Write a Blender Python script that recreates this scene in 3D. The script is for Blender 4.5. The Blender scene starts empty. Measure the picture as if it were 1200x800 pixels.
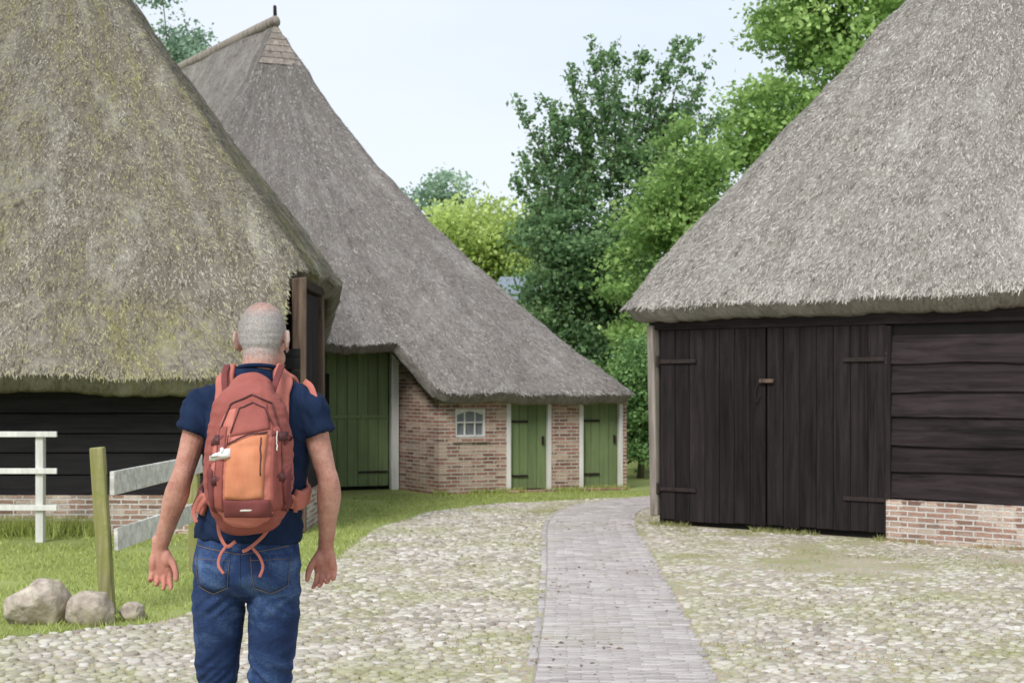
import bpy, bmesh, math, random
import numpy as np
from mathutils import Vector, Matrix, noise
from mathutils.bvhtree import BVHTree
R=math.radians
random.seed(3)
scn=bpy.context.scene; col=scn.collection
scn.view_settings.view_transform='Standard'; scn.view_settings.look='None'; scn.view_settings.exposure=0

# ------------------------------------------------------------ node helper
class G:
    def __init__(s,name):
        s.m=bpy.data.materials.new(name); s.m.use_nodes=True; s.t=s.m.node_tree; s.t.nodes.clear()
        s.out=s.t.nodes.new('ShaderNodeOutputMaterial'); s.p=s.t.nodes.new('ShaderNodeBsdfPrincipled')
        s.t.links.new(s.p.outputs[0],s.out.inputs[0]); s.p.inputs['Specular IOR Level'].default_value=.25
    def n(s,ty,ins=None,**pr):
        nd=s.t.nodes.new(ty)
        for k,v in pr.items(): setattr(nd,k,v)
        for k,v in (ins or {}).items(): s.set(nd.inputs[k],v)
        return nd
    def set(s,inp,v):
        if isinstance(v,bpy.types.NodeSocket): s.t.links.new(v,inp)
        else:
            if inp.type=='RGBA' and len(v)==3: v=(*v,1)
            inp.default_value=v
    def noise(s,vec,scale,detail=3,rough=.55,dist=0):
        return s.n('ShaderNodeTexNoise',{'Vector':vec,'Scale':scale,'Detail':detail,'Roughness':rough,'Distortion':dist}).outputs[0]
    def map(s,vec,scale=(1,1,1),rot=(0,0,0),loc=(0,0,0)):
        return s.n('ShaderNodeMapping',{'Vector':vec,'Scale':scale,'Rotation':rot,'Location':loc}).outputs[0]
    def ramp(s,fac,stops):
        r=s.n('ShaderNodeValToRGB',{'Fac':fac}); e=r.color_ramp.elements
        while len(e)<len(stops): e.new(.5)
        for i,(p,c) in enumerate(stops):
            e[i].position=p; e[i].color=(c,c,c,1) if isinstance(c,(int,float)) else (*c,1)
        return r.outputs[0]
    def mix(s,f,a,b,bt='MIX'):
        return s.n('ShaderNodeMixRGB',{'Fac':f,'Color1':a,'Color2':b},blend_type=bt).outputs[0]
    def math(s,op,a,b=0.):
        return s.n('ShaderNodeMath',{0:a,1:b},operation=op).outputs[0]
    def bump(s,h,st=.4,d=.02,nrm=None):
        ins={'Height':h,'Strength':st,'Distance':d}
        if nrm: ins['Normal']=nrm
        return s.n('ShaderNodeBump',ins).outputs[0]
    def co(s): return s.n('ShaderNodeTexCoord').outputs['Object']
    def uv(s): return s.n('ShaderNodeTexCoord').outputs['UV']
    def tint(s): return s.n('ShaderNodeAttribute',attribute_name='tint').outputs['Fac']
    def done(s,c,rough=.8,nrm=None):
        s.set(s.p.inputs['Base Color'],c); s.set(s.p.inputs['Roughness'],rough)
        if nrm: s.set(s.p.inputs['Normal'],nrm)
        return s.m
def S(r,g,b):  # sRGB 0-255 -> linear
    return tuple(((c/255)/12.92 if c/255<=.04045 else ((c/255+.055)/1.055)**2.4) for c in (r,g,b))

def mat_thatch(name,dark,mid,light,moss,mossamt,stain=.5,palea=.3):
    g=G(name); uv=g.uv(); o=g.co(); t=g.tint()
    a=g.noise(g.map(uv,(30,10,1)),1,4,.75); b=g.noise(g.map(uv,(9,3.2,1)),1,4,.75)
    c0=g.mix(.4,a,b); c0=g.mix(.46,c0,t)
    c=g.ramp(c0,[(.26,tuple(x*.7 for x in dark)),(.38,dark),(.52,mid),(.70,light)])
    st=g.ramp(g.noise(g.map(uv,(2.4,.38,1)),1,5,.7,.3),[(.42,0),(.66,1)])
    c=g.mix(g.math('MULTIPLY',st,stain),c,g.mix(.55,c,dark))
    big=g.noise(g.map(uv,(1.6,.8,1),(0,0,0),(7,3,0)),1,6,.75)
    pale=g.ramp(big,[(.5,0),(.68,palea)])
    c=g.mix(pale,c,light)
    mm=g.noise(g.map(uv,(.75,.36,1)),1,6,.80,.6)
    ms=g.math('ADD',mm,g.math('MULTIPLY',g.math('SUBTRACT',c0,.5),.75))
    ms=g.ramp(ms,[(.60-mossamt*.13,0),(.70-mossamt*.10,.12+mossamt*.68)])
    c=g.mix(ms,c,g.mix(t,moss,tuple(x*2.2 for x in moss)))
    return g.done(c,.95,g.bump(a,.9,.035))
TH_L=mat_thatch('thatch_mossy',(.105,.088,.065),(.29,.26,.21),(.60,.57,.50),(.145,.14,.028),.78,.65,.35)
TH_M=mat_thatch('thatch_grey',(.145,.125,.113),(.325,.295,.27),(.56,.53,.50),(.17,.15,.06),.0,.65,.3)
TH_R=mat_thatch('thatch_pale',(.17,.15,.13),(.38,.35,.315),(.62,.59,.55),(.18,.16,.07),.0,.5,.3)

def mat_brick(name,c1,c2,c3,mort):
    g=G(name); o=g.co(); sx=g.n('ShaderNodeSeparateXYZ',{0:o})
    v=g.n('ShaderNodeCombineXYZ',{0:g.math('ADD',sx.outputs[0],sx.outputs[1]),1:sx.outputs[2],2:0.}).outputs[0]
    v2=g.n('ShaderNodeVectorMath',{0:v,1:g.n('ShaderNodeVectorMath',{0:g.n('ShaderNodeTexNoise',{'Vector':o,'Scale':9.}).outputs[1],1:(.012,.012,0)},operation='MULTIPLY').outputs[0]},operation='ADD').outputs[0]
    bk=g.n('ShaderNodeTexBrick',{'Vector':v2,'Color1':c1,'Color2':c2,'Mortar':mort,'Scale':1.,'Mortar Size':.0085,'Mortar Smooth':.25,'Bias':0.,'Brick Width':.185,'Row Height':.053})
    vo=g.n('ShaderNodeTexVoronoi',{'Vector':g.map(v,(5.4,18.9,1)),'Scale':1.,'Randomness':.25})
    vc=g.n('ShaderNodeSeparateColor',{0:vo.outputs['Color']})
    c=g.mix(g.ramp(vc.outputs[0],[(.45,0),(.7,.8)]),bk.outputs[0],c3)
    c=g.mix(g.ramp(vc.outputs[1],[(.62,0),(.88,.65)]),c,tuple(x*.35 for x in c1))
    c=g.mix(bk.outputs[1],c,mort)
    c=g.mix(.35,c,g.ramp(g.noise(o,3,5,.7),[(.3,.35),(.7,1.)]),'MULTIPLY')
    c=g.mix(.35,c,g.ramp(g.noise(o,40,3,.7),[(.3,.5),(.7,1.15)]),'MULTIPLY')
    h=g.math('SUBTRACT',g.noise(o,50,3),bk.outputs[1])
    return g.done(c,.9,g.bump(h,.6,.02))
BRICK=mat_brick('old_brick',S(184,134,118),S(160,114,100),S(216,190,168),S(208,202,190))
BRICK2=mat_brick('pale_old_brick',S(182,148,132),S(156,122,108),S(212,196,180),S(212,207,200))

def mat_wood(name,dark,light,horizontal=False,rough=.75,sp=.25,green=None,spec=.2):
    g=G(name); o=g.co(); t=g.tint()
    sc=(1.5,18,18) if horizontal else (18,18,1.2)
    off=g.n('ShaderNodeCombineXYZ',{0:g.math('MULTIPLY',t,37.),1:g.math('MULTIPLY',t,11.),2:g.math('MULTIPLY',t,23.)}).outputs[0]
    v=g.n('ShaderNodeVectorMath',{0:g.map(o,sc),1:off},operation='ADD').outputs[0]
    a=g.noise(v,1,5,.65,.6); 
    c=g.ramp(a,[(.3,dark),(.7,light)])
    c=g.mix(sp,c,g.ramp(t,[(0,.3),(1,1.4)]),'MULTIPLY')
    c=g.mix(.3,c,g.ramp(g.noise(o,1.5,4,.6),[(.3,.5),(.7,1.2)]),'MULTIPLY')
    if green: c=g.mix(g.ramp(g.noise(o,6,5,.7),[(.4,0),(.62,.8)]),c,green)
    g.p.inputs['Specular IOR Level'].default_value=spec
    return g.done(c,rough,g.bump(a,.35,.01))
BLACKV=mat_wood('tarred_planks',S(25,21,21),S(52,45,46),False,.8,.45,None,.12)
BLACKH=mat_wood('tarred_weatherboards',S(28,23,24),S(62,53,55),True,.75,.45,None,.12)
BLACKL=mat_wood('black_weatherboards',S(20,20,21),S(44,41,43),True,.75,.35)
GREEN=mat_wood('green_painted_planks',S(104,121,80),S(126,141,100),False,.7,.18)
WHITEW=mat_wood('white_painted_wood',S(206,204,198),S(236,234,228),False,.6,.1)
WHITER=mat_wood('weathered_white_rail',S(172,170,160),S(232,230,222),True,.75,.15)
MOSSW=mat_wood('mossy_post_wood',S(116,112,74),S(176,170,124),False,.9,.15,S(128,132,70))
OLDW=mat_wood('weathered_timber',S(60,47,40),S(120,102,88),False,.85,.25)
GREYW=mat_wood('bleached_timber',S(110,100,92),S(172,162,152),False,.85,.25)
DARKW=mat_wood('dark_timber',S(34,27,22),S(66,53,44),True,.8,.3)
BARK=mat_wood('bark',S(60,52,42),S(110,98,82),False,.95,.2,S(80,86,52))

def mat_flat(name,c,c2=None,scale=20,rough=.7,bump=.2,bd=.005,metal=0,spec=.3):
    g=G(name); o=g.co(); a=g.noise(o,scale,4,.6)
    cc=g.ramp(a,[(.3,c),(.7,c2 or tuple(min(1,x*1.25) for x in c))])
    g.p.inputs['Metallic'].default_value=metal; g.p.inputs['Specular IOR Level'].default_value=spec
    return g.done(cc,rough,g.bump(a,bump,bd))
IRON=mat_flat('rusty_iron',S(26,22,22),S(56,44,40),30,.6,.3)
DARK=mat_flat('dark_inside',(.01,.009,.008),(.014,.012,.01),5,1)  # near-black colour stands in for the unlit inside of the barns
GLASS=mat_flat('window_glass',(.16,.18,.19),(.30,.32,.33),5,.12,0,.001,0,.6)  # grey base lightened to stand in for sky reflected in the panes
SLATE=mat_flat('slate_roof',S(110,120,132),S(140,148,160),9,.6)
RENDERW=mat_flat('cream_wall',S(200,195,180),S(220,214,200),6,.9)

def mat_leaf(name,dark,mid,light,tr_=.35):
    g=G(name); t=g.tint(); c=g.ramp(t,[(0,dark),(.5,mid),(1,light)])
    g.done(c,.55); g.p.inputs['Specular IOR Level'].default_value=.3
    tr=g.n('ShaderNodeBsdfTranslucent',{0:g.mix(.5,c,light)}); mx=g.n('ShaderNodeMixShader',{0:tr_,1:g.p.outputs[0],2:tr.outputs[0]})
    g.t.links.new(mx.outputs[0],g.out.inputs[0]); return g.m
LEAF_D=mat_leaf('leaf_mid_green',(.045,.105,.055),(.165,.295,.125),(.40,.56,.27),.42)
LEAF_H=mat_leaf('leaf_holly',(.03,.08,.03),(.12,.25,.08),(.30,.48,.17))
LEAF_L=mat_leaf('leaf_lime_green',(.075,.155,.04),(.27,.44,.12),(.55,.72,.27),.42)
LEAF_Y=mat_leaf('leaf_yellow_green',(.22,.32,.08),(.48,.60,.17),(.72,.82,.36),.4)
LEAF_B=mat_leaf('leaf_blue_green',(.12,.20,.15),(.26,.39,.26),(.44,.58,.42),.42)
GRASS=mat_leaf('grass_blades',(.15,.185,.04),(.39,.46,.11),(.66,.70,.30))
MOSSG=mat_leaf('joint_grass',(.15,.16,.055),(.34,.355,.13),(.56,.54,.30))

# ------------------------------------------------------------ mesh helpers
class MB:
    def __init__(s): s.v=[]; s.f=[]; s.t=[]
    def add(s,V,F,t=None):
        k=len(s.v); s.v+= [tuple(p) for p in V]; tt=random.random() if t is None else t
        for f in F: s.f.append(tuple(i+k for i in f)); s.t.append(tt)
    def box(s,x0,x1,y0,y1,z0,z1,t=None,M=None,jit=0):
        V=[Vector((x,y,z)) for z in (z0,z1) for y in (y0,y1) for x in (x0,x1)]
        if jit: V=[p+Vector((random.uniform(-jit,jit),random.uniform(-jit,jit)*.5,random.uniform(-jit,jit))) for p in V]
        if M: V=[M@p for p in V]
        s.add(V,[(0,2,3,1),(4,5,7,6),(0,1,5,4),(2,6,7,3),(0,4,6,2),(1,3,7,5)],t)
    def prism(s,P,off,t=None):
        n=len(P); P=[Vector(p) for p in P]; off=Vector(off); V=P+[p+off for p in P]
        s.add(V,[tuple(range(n-1,-1,-1)),tuple(range(n,2*n))]+[(i,(i+1)%n,n+(i+1)%n,n+i) for i in range(n)],t)
    def limb(s,keys,ref=(1,0,0),n=16,res=6,cap=True,t=None,pw=2.0):
        K=[np.array(k if len(k)==5 else (*k,k[-1]),float) for k in keys]
        K=[2*K[0]-K[1]]+K+[2*K[-1]-K[-2]]; P=[]
        for i in range(1,len(K)-2):
            for j in range(res):
                u=j/res; a,b,c,d=K[i-1:i+3]
                P.append(.5*((2*b)+(c-a)*u+(2*a-5*b+4*c-d)*u*u+(3*b-a-3*c+d)*u**3))
        P.append(K[-2]); ref=Vector(ref); m=len(P); rings=[]
        def ring(c,T,ra,rb):
            A=(ref-T*ref.dot(T)).normalized(); B=T.cross(A); o=[]
            for q in range(n):
                a=2*math.pi*q/n; ca,sa=math.cos(a),math.sin(a)
                if pw!=2: ca=math.copysign(abs(ca)**(2/pw),ca); sa=math.copysign(abs(sa)**(2/pw),sa)
                o.append(c+A*ca*ra+B*sa*rb)
            return o
        for i,p in enumerate(P):
            T=Vector((P[min(i+1,m-1)]-P[max(i-1,0)])[:3]).normalized(); c=Vector(p[:3]); ra,rb=max(p[3],.0005),max(p[4],.0005)
            if i==0 and cap:
                r=min(ra,rb)
                for q in (.92,.7,.38): rings.append(ring(c-T*r*q,T,ra*math.sqrt(1-q*q),rb*math.sqrt(1-q*q)))
            rings.append(ring(c,T,ra,rb))
            if i==m-1 and cap:
                r=min(ra,rb)
                for q in (.38,.7,.92): rings.append(ring(c+T*r*q,T,ra*math.sqrt(1-q*q),rb*math.sqrt(1-q*q)))
        V=[p for r in rings for p in r]; F=[]
        for i in range(len(rings)-1):
            for q in range(n): F.append((i*n+q,i*n+(q+1)%n,(i+1)*n+(q+1)%n,(i+1)*n+q))
        F.append(tuple(range(n-1,-1,-1))); L=len(V)-n; F.append(tuple(range(L,L+n)))
        s.add(V,F,t)
    def ball(s,c,r,M=None,n=16,t=None):
        V=[];F=[];m=n//2
        for i in range(m+1):
            th=math.pi*i/m
            for j in range(n):
                ph=2*math.pi*j/n; p=Vector((r[0]*math.sin(th)*math.cos(ph),r[1]*math.sin(th)*math.sin(ph),-r[2]*math.cos(th)))
                V.append((M@p if M else p)+Vector(c))
        for i in range(m):
            for j in range(n): F.append((i*n+j,i*n+(j+1)%n,(i+1)*n+(j+1)%n,(i+1)*n+j))
        s.add(V,F,t)
def link(o,parent=None):
    col.objects.link(o)
    if parent: o.parent=parent
    return o
def obj(name,mb,mat,parent=None,smooth=False,bev=0,off=None):
    me=bpy.data.meshes.new(name); V=mb.v
    if off is not None: V=[(p[0]-off[0],p[1]-off[1],p[2]-off[2]) for p in V]
    me.from_pydata(V,[],mb.f); a=me.attributes.new('tint','FLOAT','FACE'); a.data.foreach_set('value',mb.t)
    me.materials.append(mat)
    if smooth: me.polygons.foreach_set('use_smooth',[True]*len(me.polygons))
    me.update(); o=link(bpy.data.objects.new(name,me),parent)
    if bev:
        b=o.modifiers.new('Bevel','BEVEL'); b.width=bev; b.segments=2; b.limit_method='ANGLE'
    return o
def fast(name,V,F,mat,parent=None,tint=None,smooth=False,uv=None):
    V=np.asarray(V,np.float32); F=np.asarray(F,np.int32); m,k=F.shape
    me=bpy.data.meshes.new(name); me.vertices.add(len(V)); me.vertices.foreach_set('co',V.ravel())
    me.loops.add(m*k); me.loops.foreach_set('vertex_index',F.ravel()); me.polygons.add(m)
    me.polygons.foreach_set('loop_start',np.arange(0,m*k,k,dtype=np.int32)); me.update(calc_edges=True)
    if tint is not None:
        a=me.attributes.new('tint','FLOAT','FACE'); a.data.foreach_set('value',np.asarray(tint,np.float32))
    if uv is not None:
        l=me.uv_layers.new(name='UVMap'); l.data.foreach_set('uv',np.asarray(uv,np.float32)[F.ravel()].ravel())
    if smooth is not False:
        me.polygons.foreach_set('use_smooth',np.broadcast_to(smooth,(m,)).astype(bool))
    me.materials.append(mat); me.validate(); return link(bpy.data.objects.new(name,me),parent)
def thing(name,label,cat,loc=(0,0,0),rz=0,group=None):
    o=bpy.data.objects.new(name,None); col.objects.link(o); o.location=loc; o.rotation_euler=(0,0,rz); return tag(o,label,cat,group)
def tag(o,label,cat,group=None,kind=None):
    o['label']=label; o['category']=cat
    if group: o['group']=group
    if kind: o['kind']=kind
    return o
def structure(o,label,cat):
    return tag(o,label,cat,None,'structure')

# ------------------------------------------------------------ thatch
def thatch(nodes,ze,zr,k,mat,parent,step=.07,rows=80,thick=.2,nstraw=40000,seed=1,cam=(0,0,0),inset=.2,amp=.03,name='thatched_roof'):
    rg=np.random.default_rng(seed); A=[]
    N=len(nodes)
    for i in range(N):
        a=np.array(nodes[i],float); b=np.array(nodes[(i+1)%N],float)
        mid=(a+b)/2; far=math.hypot(mid[0]-cam[0],mid[1]-cam[1])>24
        n=max(5,int(math.hypot(*(a-b)[:2])/(step*(4 if far else 1))))
        for j in range(n): A.append(a+(b-a)*j/n)
    A=np.array(A); C=len(A); s=A[:,4:5]+(1-A[:,4:5])*np.linspace(0,1,rows)[None,:]
    h=s+k*s*(1-s)
    P=np.zeros((C,rows,3)); P[:,:,0]=A[:,0:1]+(A[:,2:3]-A[:,0:1])*h; P[:,:,1]=A[:,1:2]+(A[:,3:4]-A[:,1:2])*h; P[:,:,2]=ze+(zr-ze)*s
    per=np.concatenate([[0],np.cumsum(np.hypot(*(np.diff(A[:,:2],axis=0).T)))])
    inw=A[:,2:4]-A[:,0:2]; inw/=np.linalg.norm(inw,axis=1)[:,None]+1e-6
    out=np.zeros((C,3)); out[:,0]=-inw[:,0]*.8; out[:,1]=-inw[:,1]*.8; out[:,2]=.6
    D=np.zeros((C,rows))
    for i in range(C):
        for j in range(rows):
            p=P[i,j]; v=Vector(p)
            D[i,j]=amp*2.4*noise.noise(v*.8+Vector((seed,0,0)))+amp*.9*noise.noise(v*2.6)+amp*.5*noise.noise(Vector((p[0]*8,p[1]*8,p[2]*5)))
    D[:,-3:]*=.3; P+=out[:,None,:]*D[:,:,None]
    rag=np.array([noise.noise(Vector((A[i,0]*9,A[i,1]*9,seed)))*.018+noise.noise(Vector((A[i,0]*1.3,A[i,1]*1.3,seed)))*.045 for i in range(C)])
    for j,f in ((0,1),(1,.8),(2,.5),(3,.25)): P[:,j,2]+=rag*f
    P[:,0,2]-=.01
    E=P[:,0,:]
    def under(d,dz): 
        q=E.copy(); q[:,:2]+=inw*d; q[:,2]+=dz; return q
    l1=under(.025,-.045); l2=under(inset*.6,-thick*.85); l3=under(inset,-thick)
    l4=P[:,rows//2,:].copy(); l4[:,2]-=thick*1.7; l5=P[:,-1,:].copy(); l5[:,2]-=thick*1.8
    full=np.stack([l5,l4,l3,l2,l1],1); full=np.concatenate([full,P],1); Rn=full.shape[1]
    sl=np.concatenate([[0],np.cumsum(np.linalg.norm(np.diff(full[0],axis=0),axis=1))])
    UV=np.zeros((C,Rn,2)); UV[:,:,0]=per[:,None]; UV[:,:,1]=sl[None,:]
    idx=np.arange(C*Rn).reshape(C,Rn); nx=np.roll(idx,-1,0)
    F=np.stack([idx[:,:-1],nx[:,:-1],nx[:,1:],idx[:,1:]],-1).reshape(-1,4)
    V=full.reshape(-1,3); U=UV.reshape(-1,2)
    T=np.full(len(F),.40)
    # cut reed ends
    a=P[:,:-1]; b=np.roll(P,-1,0)[:,:-1]; c=P[:,1:]
    nr=np.cross(b-a,c-a); area=np.linalg.norm(nr,axis=2)
    ct=np.array(cam)-a; fc=(nr*ct).sum(2)/(np.linalg.norm(ct,axis=2)*area+1e-9)
    dist=np.linalg.norm(ct,axis=2)
    w=area*np.where(fc>-.05,1,0)*np.where(dist<30,1,0); w=w.ravel()/w.sum()
    ci=rg.choice(len(w),nstraw,p=w); I,J=np.unravel_index(ci,area.shape)
    ne=int(nstraw*.04); ok=np.where((fc[:,0]>-.05)&(dist[:,0]<30))[0]; I[:ne]=rg.choice(ok,ne); J[:ne]=0
    u=rg.random((nstraw,1)); v=rg.random((nstraw,1)); Pn=np.roll(P,-1,0)
    pt=P[I,J]*(1-u)*(1-v)+Pn[I,J]*u*(1-v)+P[I,J+1]*(1-u)*v+Pn[I,J+1]*u*v
    dn=P[I,J]-P[I,J+1]; dn/=np.linalg.norm(dn,axis=1)[:,None]+1e-9
    nn=nr[I,J]; nn/=np.linalg.norm(nn,axis=1)[:,None]+1e-9; sd=np.cross(dn,nn)
    d=dn+sd*rg.normal(0,.45,(nstraw,1))+nn*rg.uniform(.0,.16,(nstraw,1)); d/=np.linalg.norm(d,axis=1)[:,None]
    L=rg.gamma(3.2,.0125,(nstraw,1)).clip(.015,.10); W=rg.uniform(.0028,.0062,(nstraw,1))
    q=np.cross(d,nn); q/=np.linalg.norm(q,axis=1)[:,None]+1e-9
    p0=pt-nn*.002; p1=p0+d*L
    SV=np.stack([p0-q*W,p0+q*W,p1+q*W*.6,p1-q*W*.6],1).reshape(-1,3)
    SF=np.arange(len(SV)).reshape(-1,4)+len(V)
    su=np.stack([per[I]+u[:,0]*step,sl[5+J]],1); su=np.repeat(su,4,0)
    V=np.concatenate([V,SV]); F=np.concatenate([F,SF]); U=np.concatenate([U,su]); T=np.concatenate([T,rg.beta(1.0,1.1,nstraw)])
    sm=np.concatenate([np.ones(len(T)-nstraw,bool),np.zeros(nstraw,bool)])
    return fast(name,V,F,mat,parent,T,sm,U)

# ------------------------------------------------------------ BARN LEFT
L0=Vector((-2.2,14.8,0))
bl=thing('thatched_barn','black boarded barn at left edge under mossy thatch with low white fence before it','barn',L0,0,'thatched barns around the yard')
def ln(x,y,rx,ry,s): return (x-L0.x,y-L0.y,rx-L0.x,ry-L0.y,s)
Px,Py=-5.74,18.4
nodesL=[ln(-12,14.2,-9,Py,0),ln(-6.5,14.2,Px,Py,0),ln(-2.4,14.2,Px,Py,0),ln(-2.27,14.22,Px,Py,.01),ln(-2.2,14.2,Px,Py,.05),ln(-1.55,14.2,Px,Py,.185),ln(-1.33,14.35,Px,Py,.19),
        ln(-1.15,16.75,Px,Py,.188),ln(-1.25,17.1,Px,Py,.18),ln(-3.1,22.0,Px,Py,0),ln(-3.6,22.6,Px,Py,0),ln(-6.5,22.6,Px,Py,0),ln(-12,22.6,-9,Py,0)]
thatch(nodesL,1.66,7.6,.04,TH_L,bl,step=.06,rows=110,nstraw=260000,seed=3,cam=(-L0.x,-L0.y,1.55),amp=.03)
w=MB()
zz=.40
while zz<1.72:
    hh=random.uniform(.20,.25)
    w.box(-9.5,0,-.035-random.uniform(0,.01),.0,zz,zz+hh-.012); zz+=hh
obj('board_wall',w,BLACKL,bl,bev=.006)
w=MB(); w.box(-9.5,.0,.03,.3,0,1.75); w.box(-.26,.0,.3,.32,0,2.6); obj('shade_backing',w,DARK,bl)  # added black panel, painted interior darkness behind the boards
w=MB(); w.box(-9.5,-.02,-.11,.03,-.1,.40); w.box(-.14,.03,.1,1.75,-.1,.40); obj('brick_base',w,BRICK2,bl)
w=MB(); w.box(-.07,.05,-.03,.10,.0,2.66,jit=.02); obj('corner_post',w,OLDW,bl,bev=.015)
w=MB(); w.box(-.1,.03,1.6,1.74,0,2.6,jit=.015); obj('corner_post',w,OLDW,bl,bev=.015)
w=MB(); w.box(-.12,.02,.05,1.74,2.56,2.66,jit=.01); obj('lintel_beam',w,DARKW,bl,bev=.012)
w=MB()
y=.15
while y<1.5: w.box(-.06,-.02,y,y+.16,.4,2.54); y+=.17
obj('plank_door',w,BLACKV,bl,bev=.004)
w=MB(); w.box(-.5,-.45,1.7,7.2,0,1.7); w.box(-9.5,-.5,7.2,7.3,0,1.7); w.box(-9.6,-9.5,0,7.3,0,1.7); obj('rear_wall',w,BLACKL,bl)

# ------------------------------------------------------------ BARN FAR
RF=math.atan2(.377,.926)
bf=thing('thatched_barn','tall thatched brick barn in the background with green doors and a low sweeping roof','barn',(-1.02,19.9,0),RF,'thatched barns around the yard')
Mi=(Matrix.Translation((-1.02,19.9,0))@Matrix.Rotation(RF,4,'Z')).inverted()
cf=Mi@Vector((0,0,1.55)); ax,ay=-1.35,4.33; bx_,by_=-3.06,12.15
nodesF=[(-5.9,.1,ax,ay,0),(-5.6,-.25,ax,ay,0),(-5.2,-.3,ax,ay,0),(-3.9,-.3,ax,ay,0),(-3.5,-.3,ax,ay,.115),(-.30,-.3,ax,ay,.118),(-.10,-.3,ax,ay,.01),(.05,-.3,ax,ay,0),(2.7,-.3,ax,ay,0),(2.93,-.2,ax,ay,0),(3.02,.1,ax,ay,0),
        (1.8,12.5,bx_,by_,0),(-7.5,12.5,bx_,by_,0)]
thatch(nodesF,1.44,7.55,.42,TH_M,bf,step=.07,rows=110,nstraw=200000,seed=8,cam=tuple(cf),thick=.16,inset=.15,amp=.03)
w=MB(); w.limb([(ax+.0,ay-.05,7.50,.085,.10),((ax+bx_)/2,(ay+by_)/2,7.50,.095,.10),(bx_,by_,7.5,.09,.1)],ref=(1,0,0),n=12,res=14)
for i,p in enumerate(w.v): q=Vector(p); w.v[i]=tuple(q+Vector((1,1,1))*noise.noise(q*5)*.025)
obj('ridge_cap',w,GREYW,bf,smooth=True)
w=MB()
zb0=6.72; q_=lambda z:(1-((z-1.44)/6.11+.42*((z-1.44)/6.11)*(1-(z-1.44)/6.11)))
for i in range(7):
    z0=zb0+i*.115; z1=z0+.11
    a0,a1=q_(z0),q_(z1); 
    w.prism([(ax-4.3*a0+.02,ay-4.63*a0-.035,z0),(ax+4.3*a0-.02,ay-4.63*a0-.035,z0),(ax+4.3*a1-.02,ay-4.63*a1-.025,z1),(ax-4.3*a1+.02,ay-4.63*a1-.025,z1)],(0,.02,.0))
obj('gable_board',w,GREYW,bf)
w=MB(); w.limb([(ax,ay-.05,7.4,.035,.035),(ax-.01,ay-.05,7.74,.028,.028)],n=8,res=2); obj('finial',w,DARKW,bf)
d1=(1.06,1.68); d2=(2.2,2.83); wx=(.24,.70); wz=(.80,1.20)
w=MB(); TH=.22
def wall(x0,x1,z0,z1): w.box(x0,x1,0,TH,z0,z1)
wall(0,wx[0],-.1,1.5); wall(wx[0],wx[1],-.1,wz[0]); wall(wx[0],wx[1],wz[1],1.5); wall(wx[1],d1[0]-.04,-.1,1.5); wall(d1[1]+.04,d2[0]-.04,-.1,1.5)
wall(d2[1]+.04,2.93,-.1,1.5)
obj('brick_wall',w,BRICK,bf)
w=MB(); w.box(wx[0]-.04,wx[1]+.04,-.03,.03,wz[0]-.07,wz[0]); obj('window_sill',w,BRICK,bf,bev=.004)
w=MB()
P=[(-.001,.0,-.1),(-.001,.0,1.44),(-.10,.38,2.02),(-.2,1.28,2.7),(-.2,1.28,-.1)]
w.prism(P,(.2,.02,0)); obj('niche_wall',w,BRICK,bf)
win=MB(); f=.035
win.box(wx[0],wx[0]+f,.02,.07,wz[0],wz[1]); win.box(wx[1]-f,wx[1],.02,.07,wz[0],wz[1]); win.box(wx[0]+f,wx[1]-f,.02,.07,wz[0],wz[0]+f)
n=8; arc=[]
for i in range(n+1):
    a=i/n; arc.append((wx[0]+f+(wx[1]-wx[0]-2*f)*a,.02,wz[1]-f-.05+.05*math.sin(math.pi*a)))
P=arc+[(wx[1]-f,.02,wz[1]),(wx[0]+f,.02,wz[1])]; win.prism(P,(0,.05,0))
for i in (1,2): xx=wx[0]+(wx[1]-wx[0])*i/3; win.box(xx-.011,xx+.011,.028,.06,wz[0]+f,wz[1]-f-.01)
win.box(wx[0]+f,wx[1]-f,.026,.062,1.0,1.022)
wo=obj('window',win,WHITEW,bf,bev=.003)
g_=MB(); g_.box(wx[0]+.01,wx[1]-.01,.066,.072,wz[0]+.01,wz[1]-.01); obj('pane',g_,GLASS,wo)
def plank_door(x0,x1,z0,z1,y,parent,mat,name='plank_door',bw=.13):
    m=MB(); n=max(1,round((x1-x0)/bw)); b=(x1-x0)/n
    for i in range(n): m.box(x0+i*b+.003,x0+(i+1)*b-.003,y-random.uniform(0,.004),y+.035,z0,z1)
    return obj(name,m,mat,parent,bev=.003)
def bar(name,mat,parent,*b):
    h=MB(); h.box(*b); return obj(name,h,mat,parent)
for dd in (d1,d2):
    o=plank_door(dd[0]+.03,dd[1]-.03,.05,1.30,.05,bf,GREEN)
    bar('hinge',IRON,o,dd[0]+.03,dd[0]+.30,.03,.042,.22,.25); bar('hinge',IRON,o,dd[0]+.03,dd[0]+.30,.03,.042,1.0,1.03)
    bar('latch',IRON,o,dd[1]-.10,dd[1]-.07,.02,.042,.68,.80)
    fr=MB(); fr.box(dd[0]-.04,dd[0]+.025,-.01,.10,0,1.34); fr.box(dd[1]-.022,dd[1]+.035,-.01,.10,0,1.34); fr.box(dd[0]-.04,dd[1]+.035,.0,.1,1.30,1.5); obj('door_frame',fr,WHITEW,bf,bev=.003)
    h=MB(); h.box(dd[0]-.06,dd[1]+.06,-.12,.2,-.05,.035); obj('doorstep',h,BRICK,bf,bev=.006)
w=MB(); w.box(-.33,-.215,1.17,1.29,0,2.75); obj('door_post',w,WHITEW,bf,bev=.006)
o=plank_door(-1.90,-.34,1.09,2.6,1.30,bf,GREEN,'barn_door',.155); plank_door(-1.90,-.34,.06,1.06,1.29,o,GREEN,'lower_leaf',.155)
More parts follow.
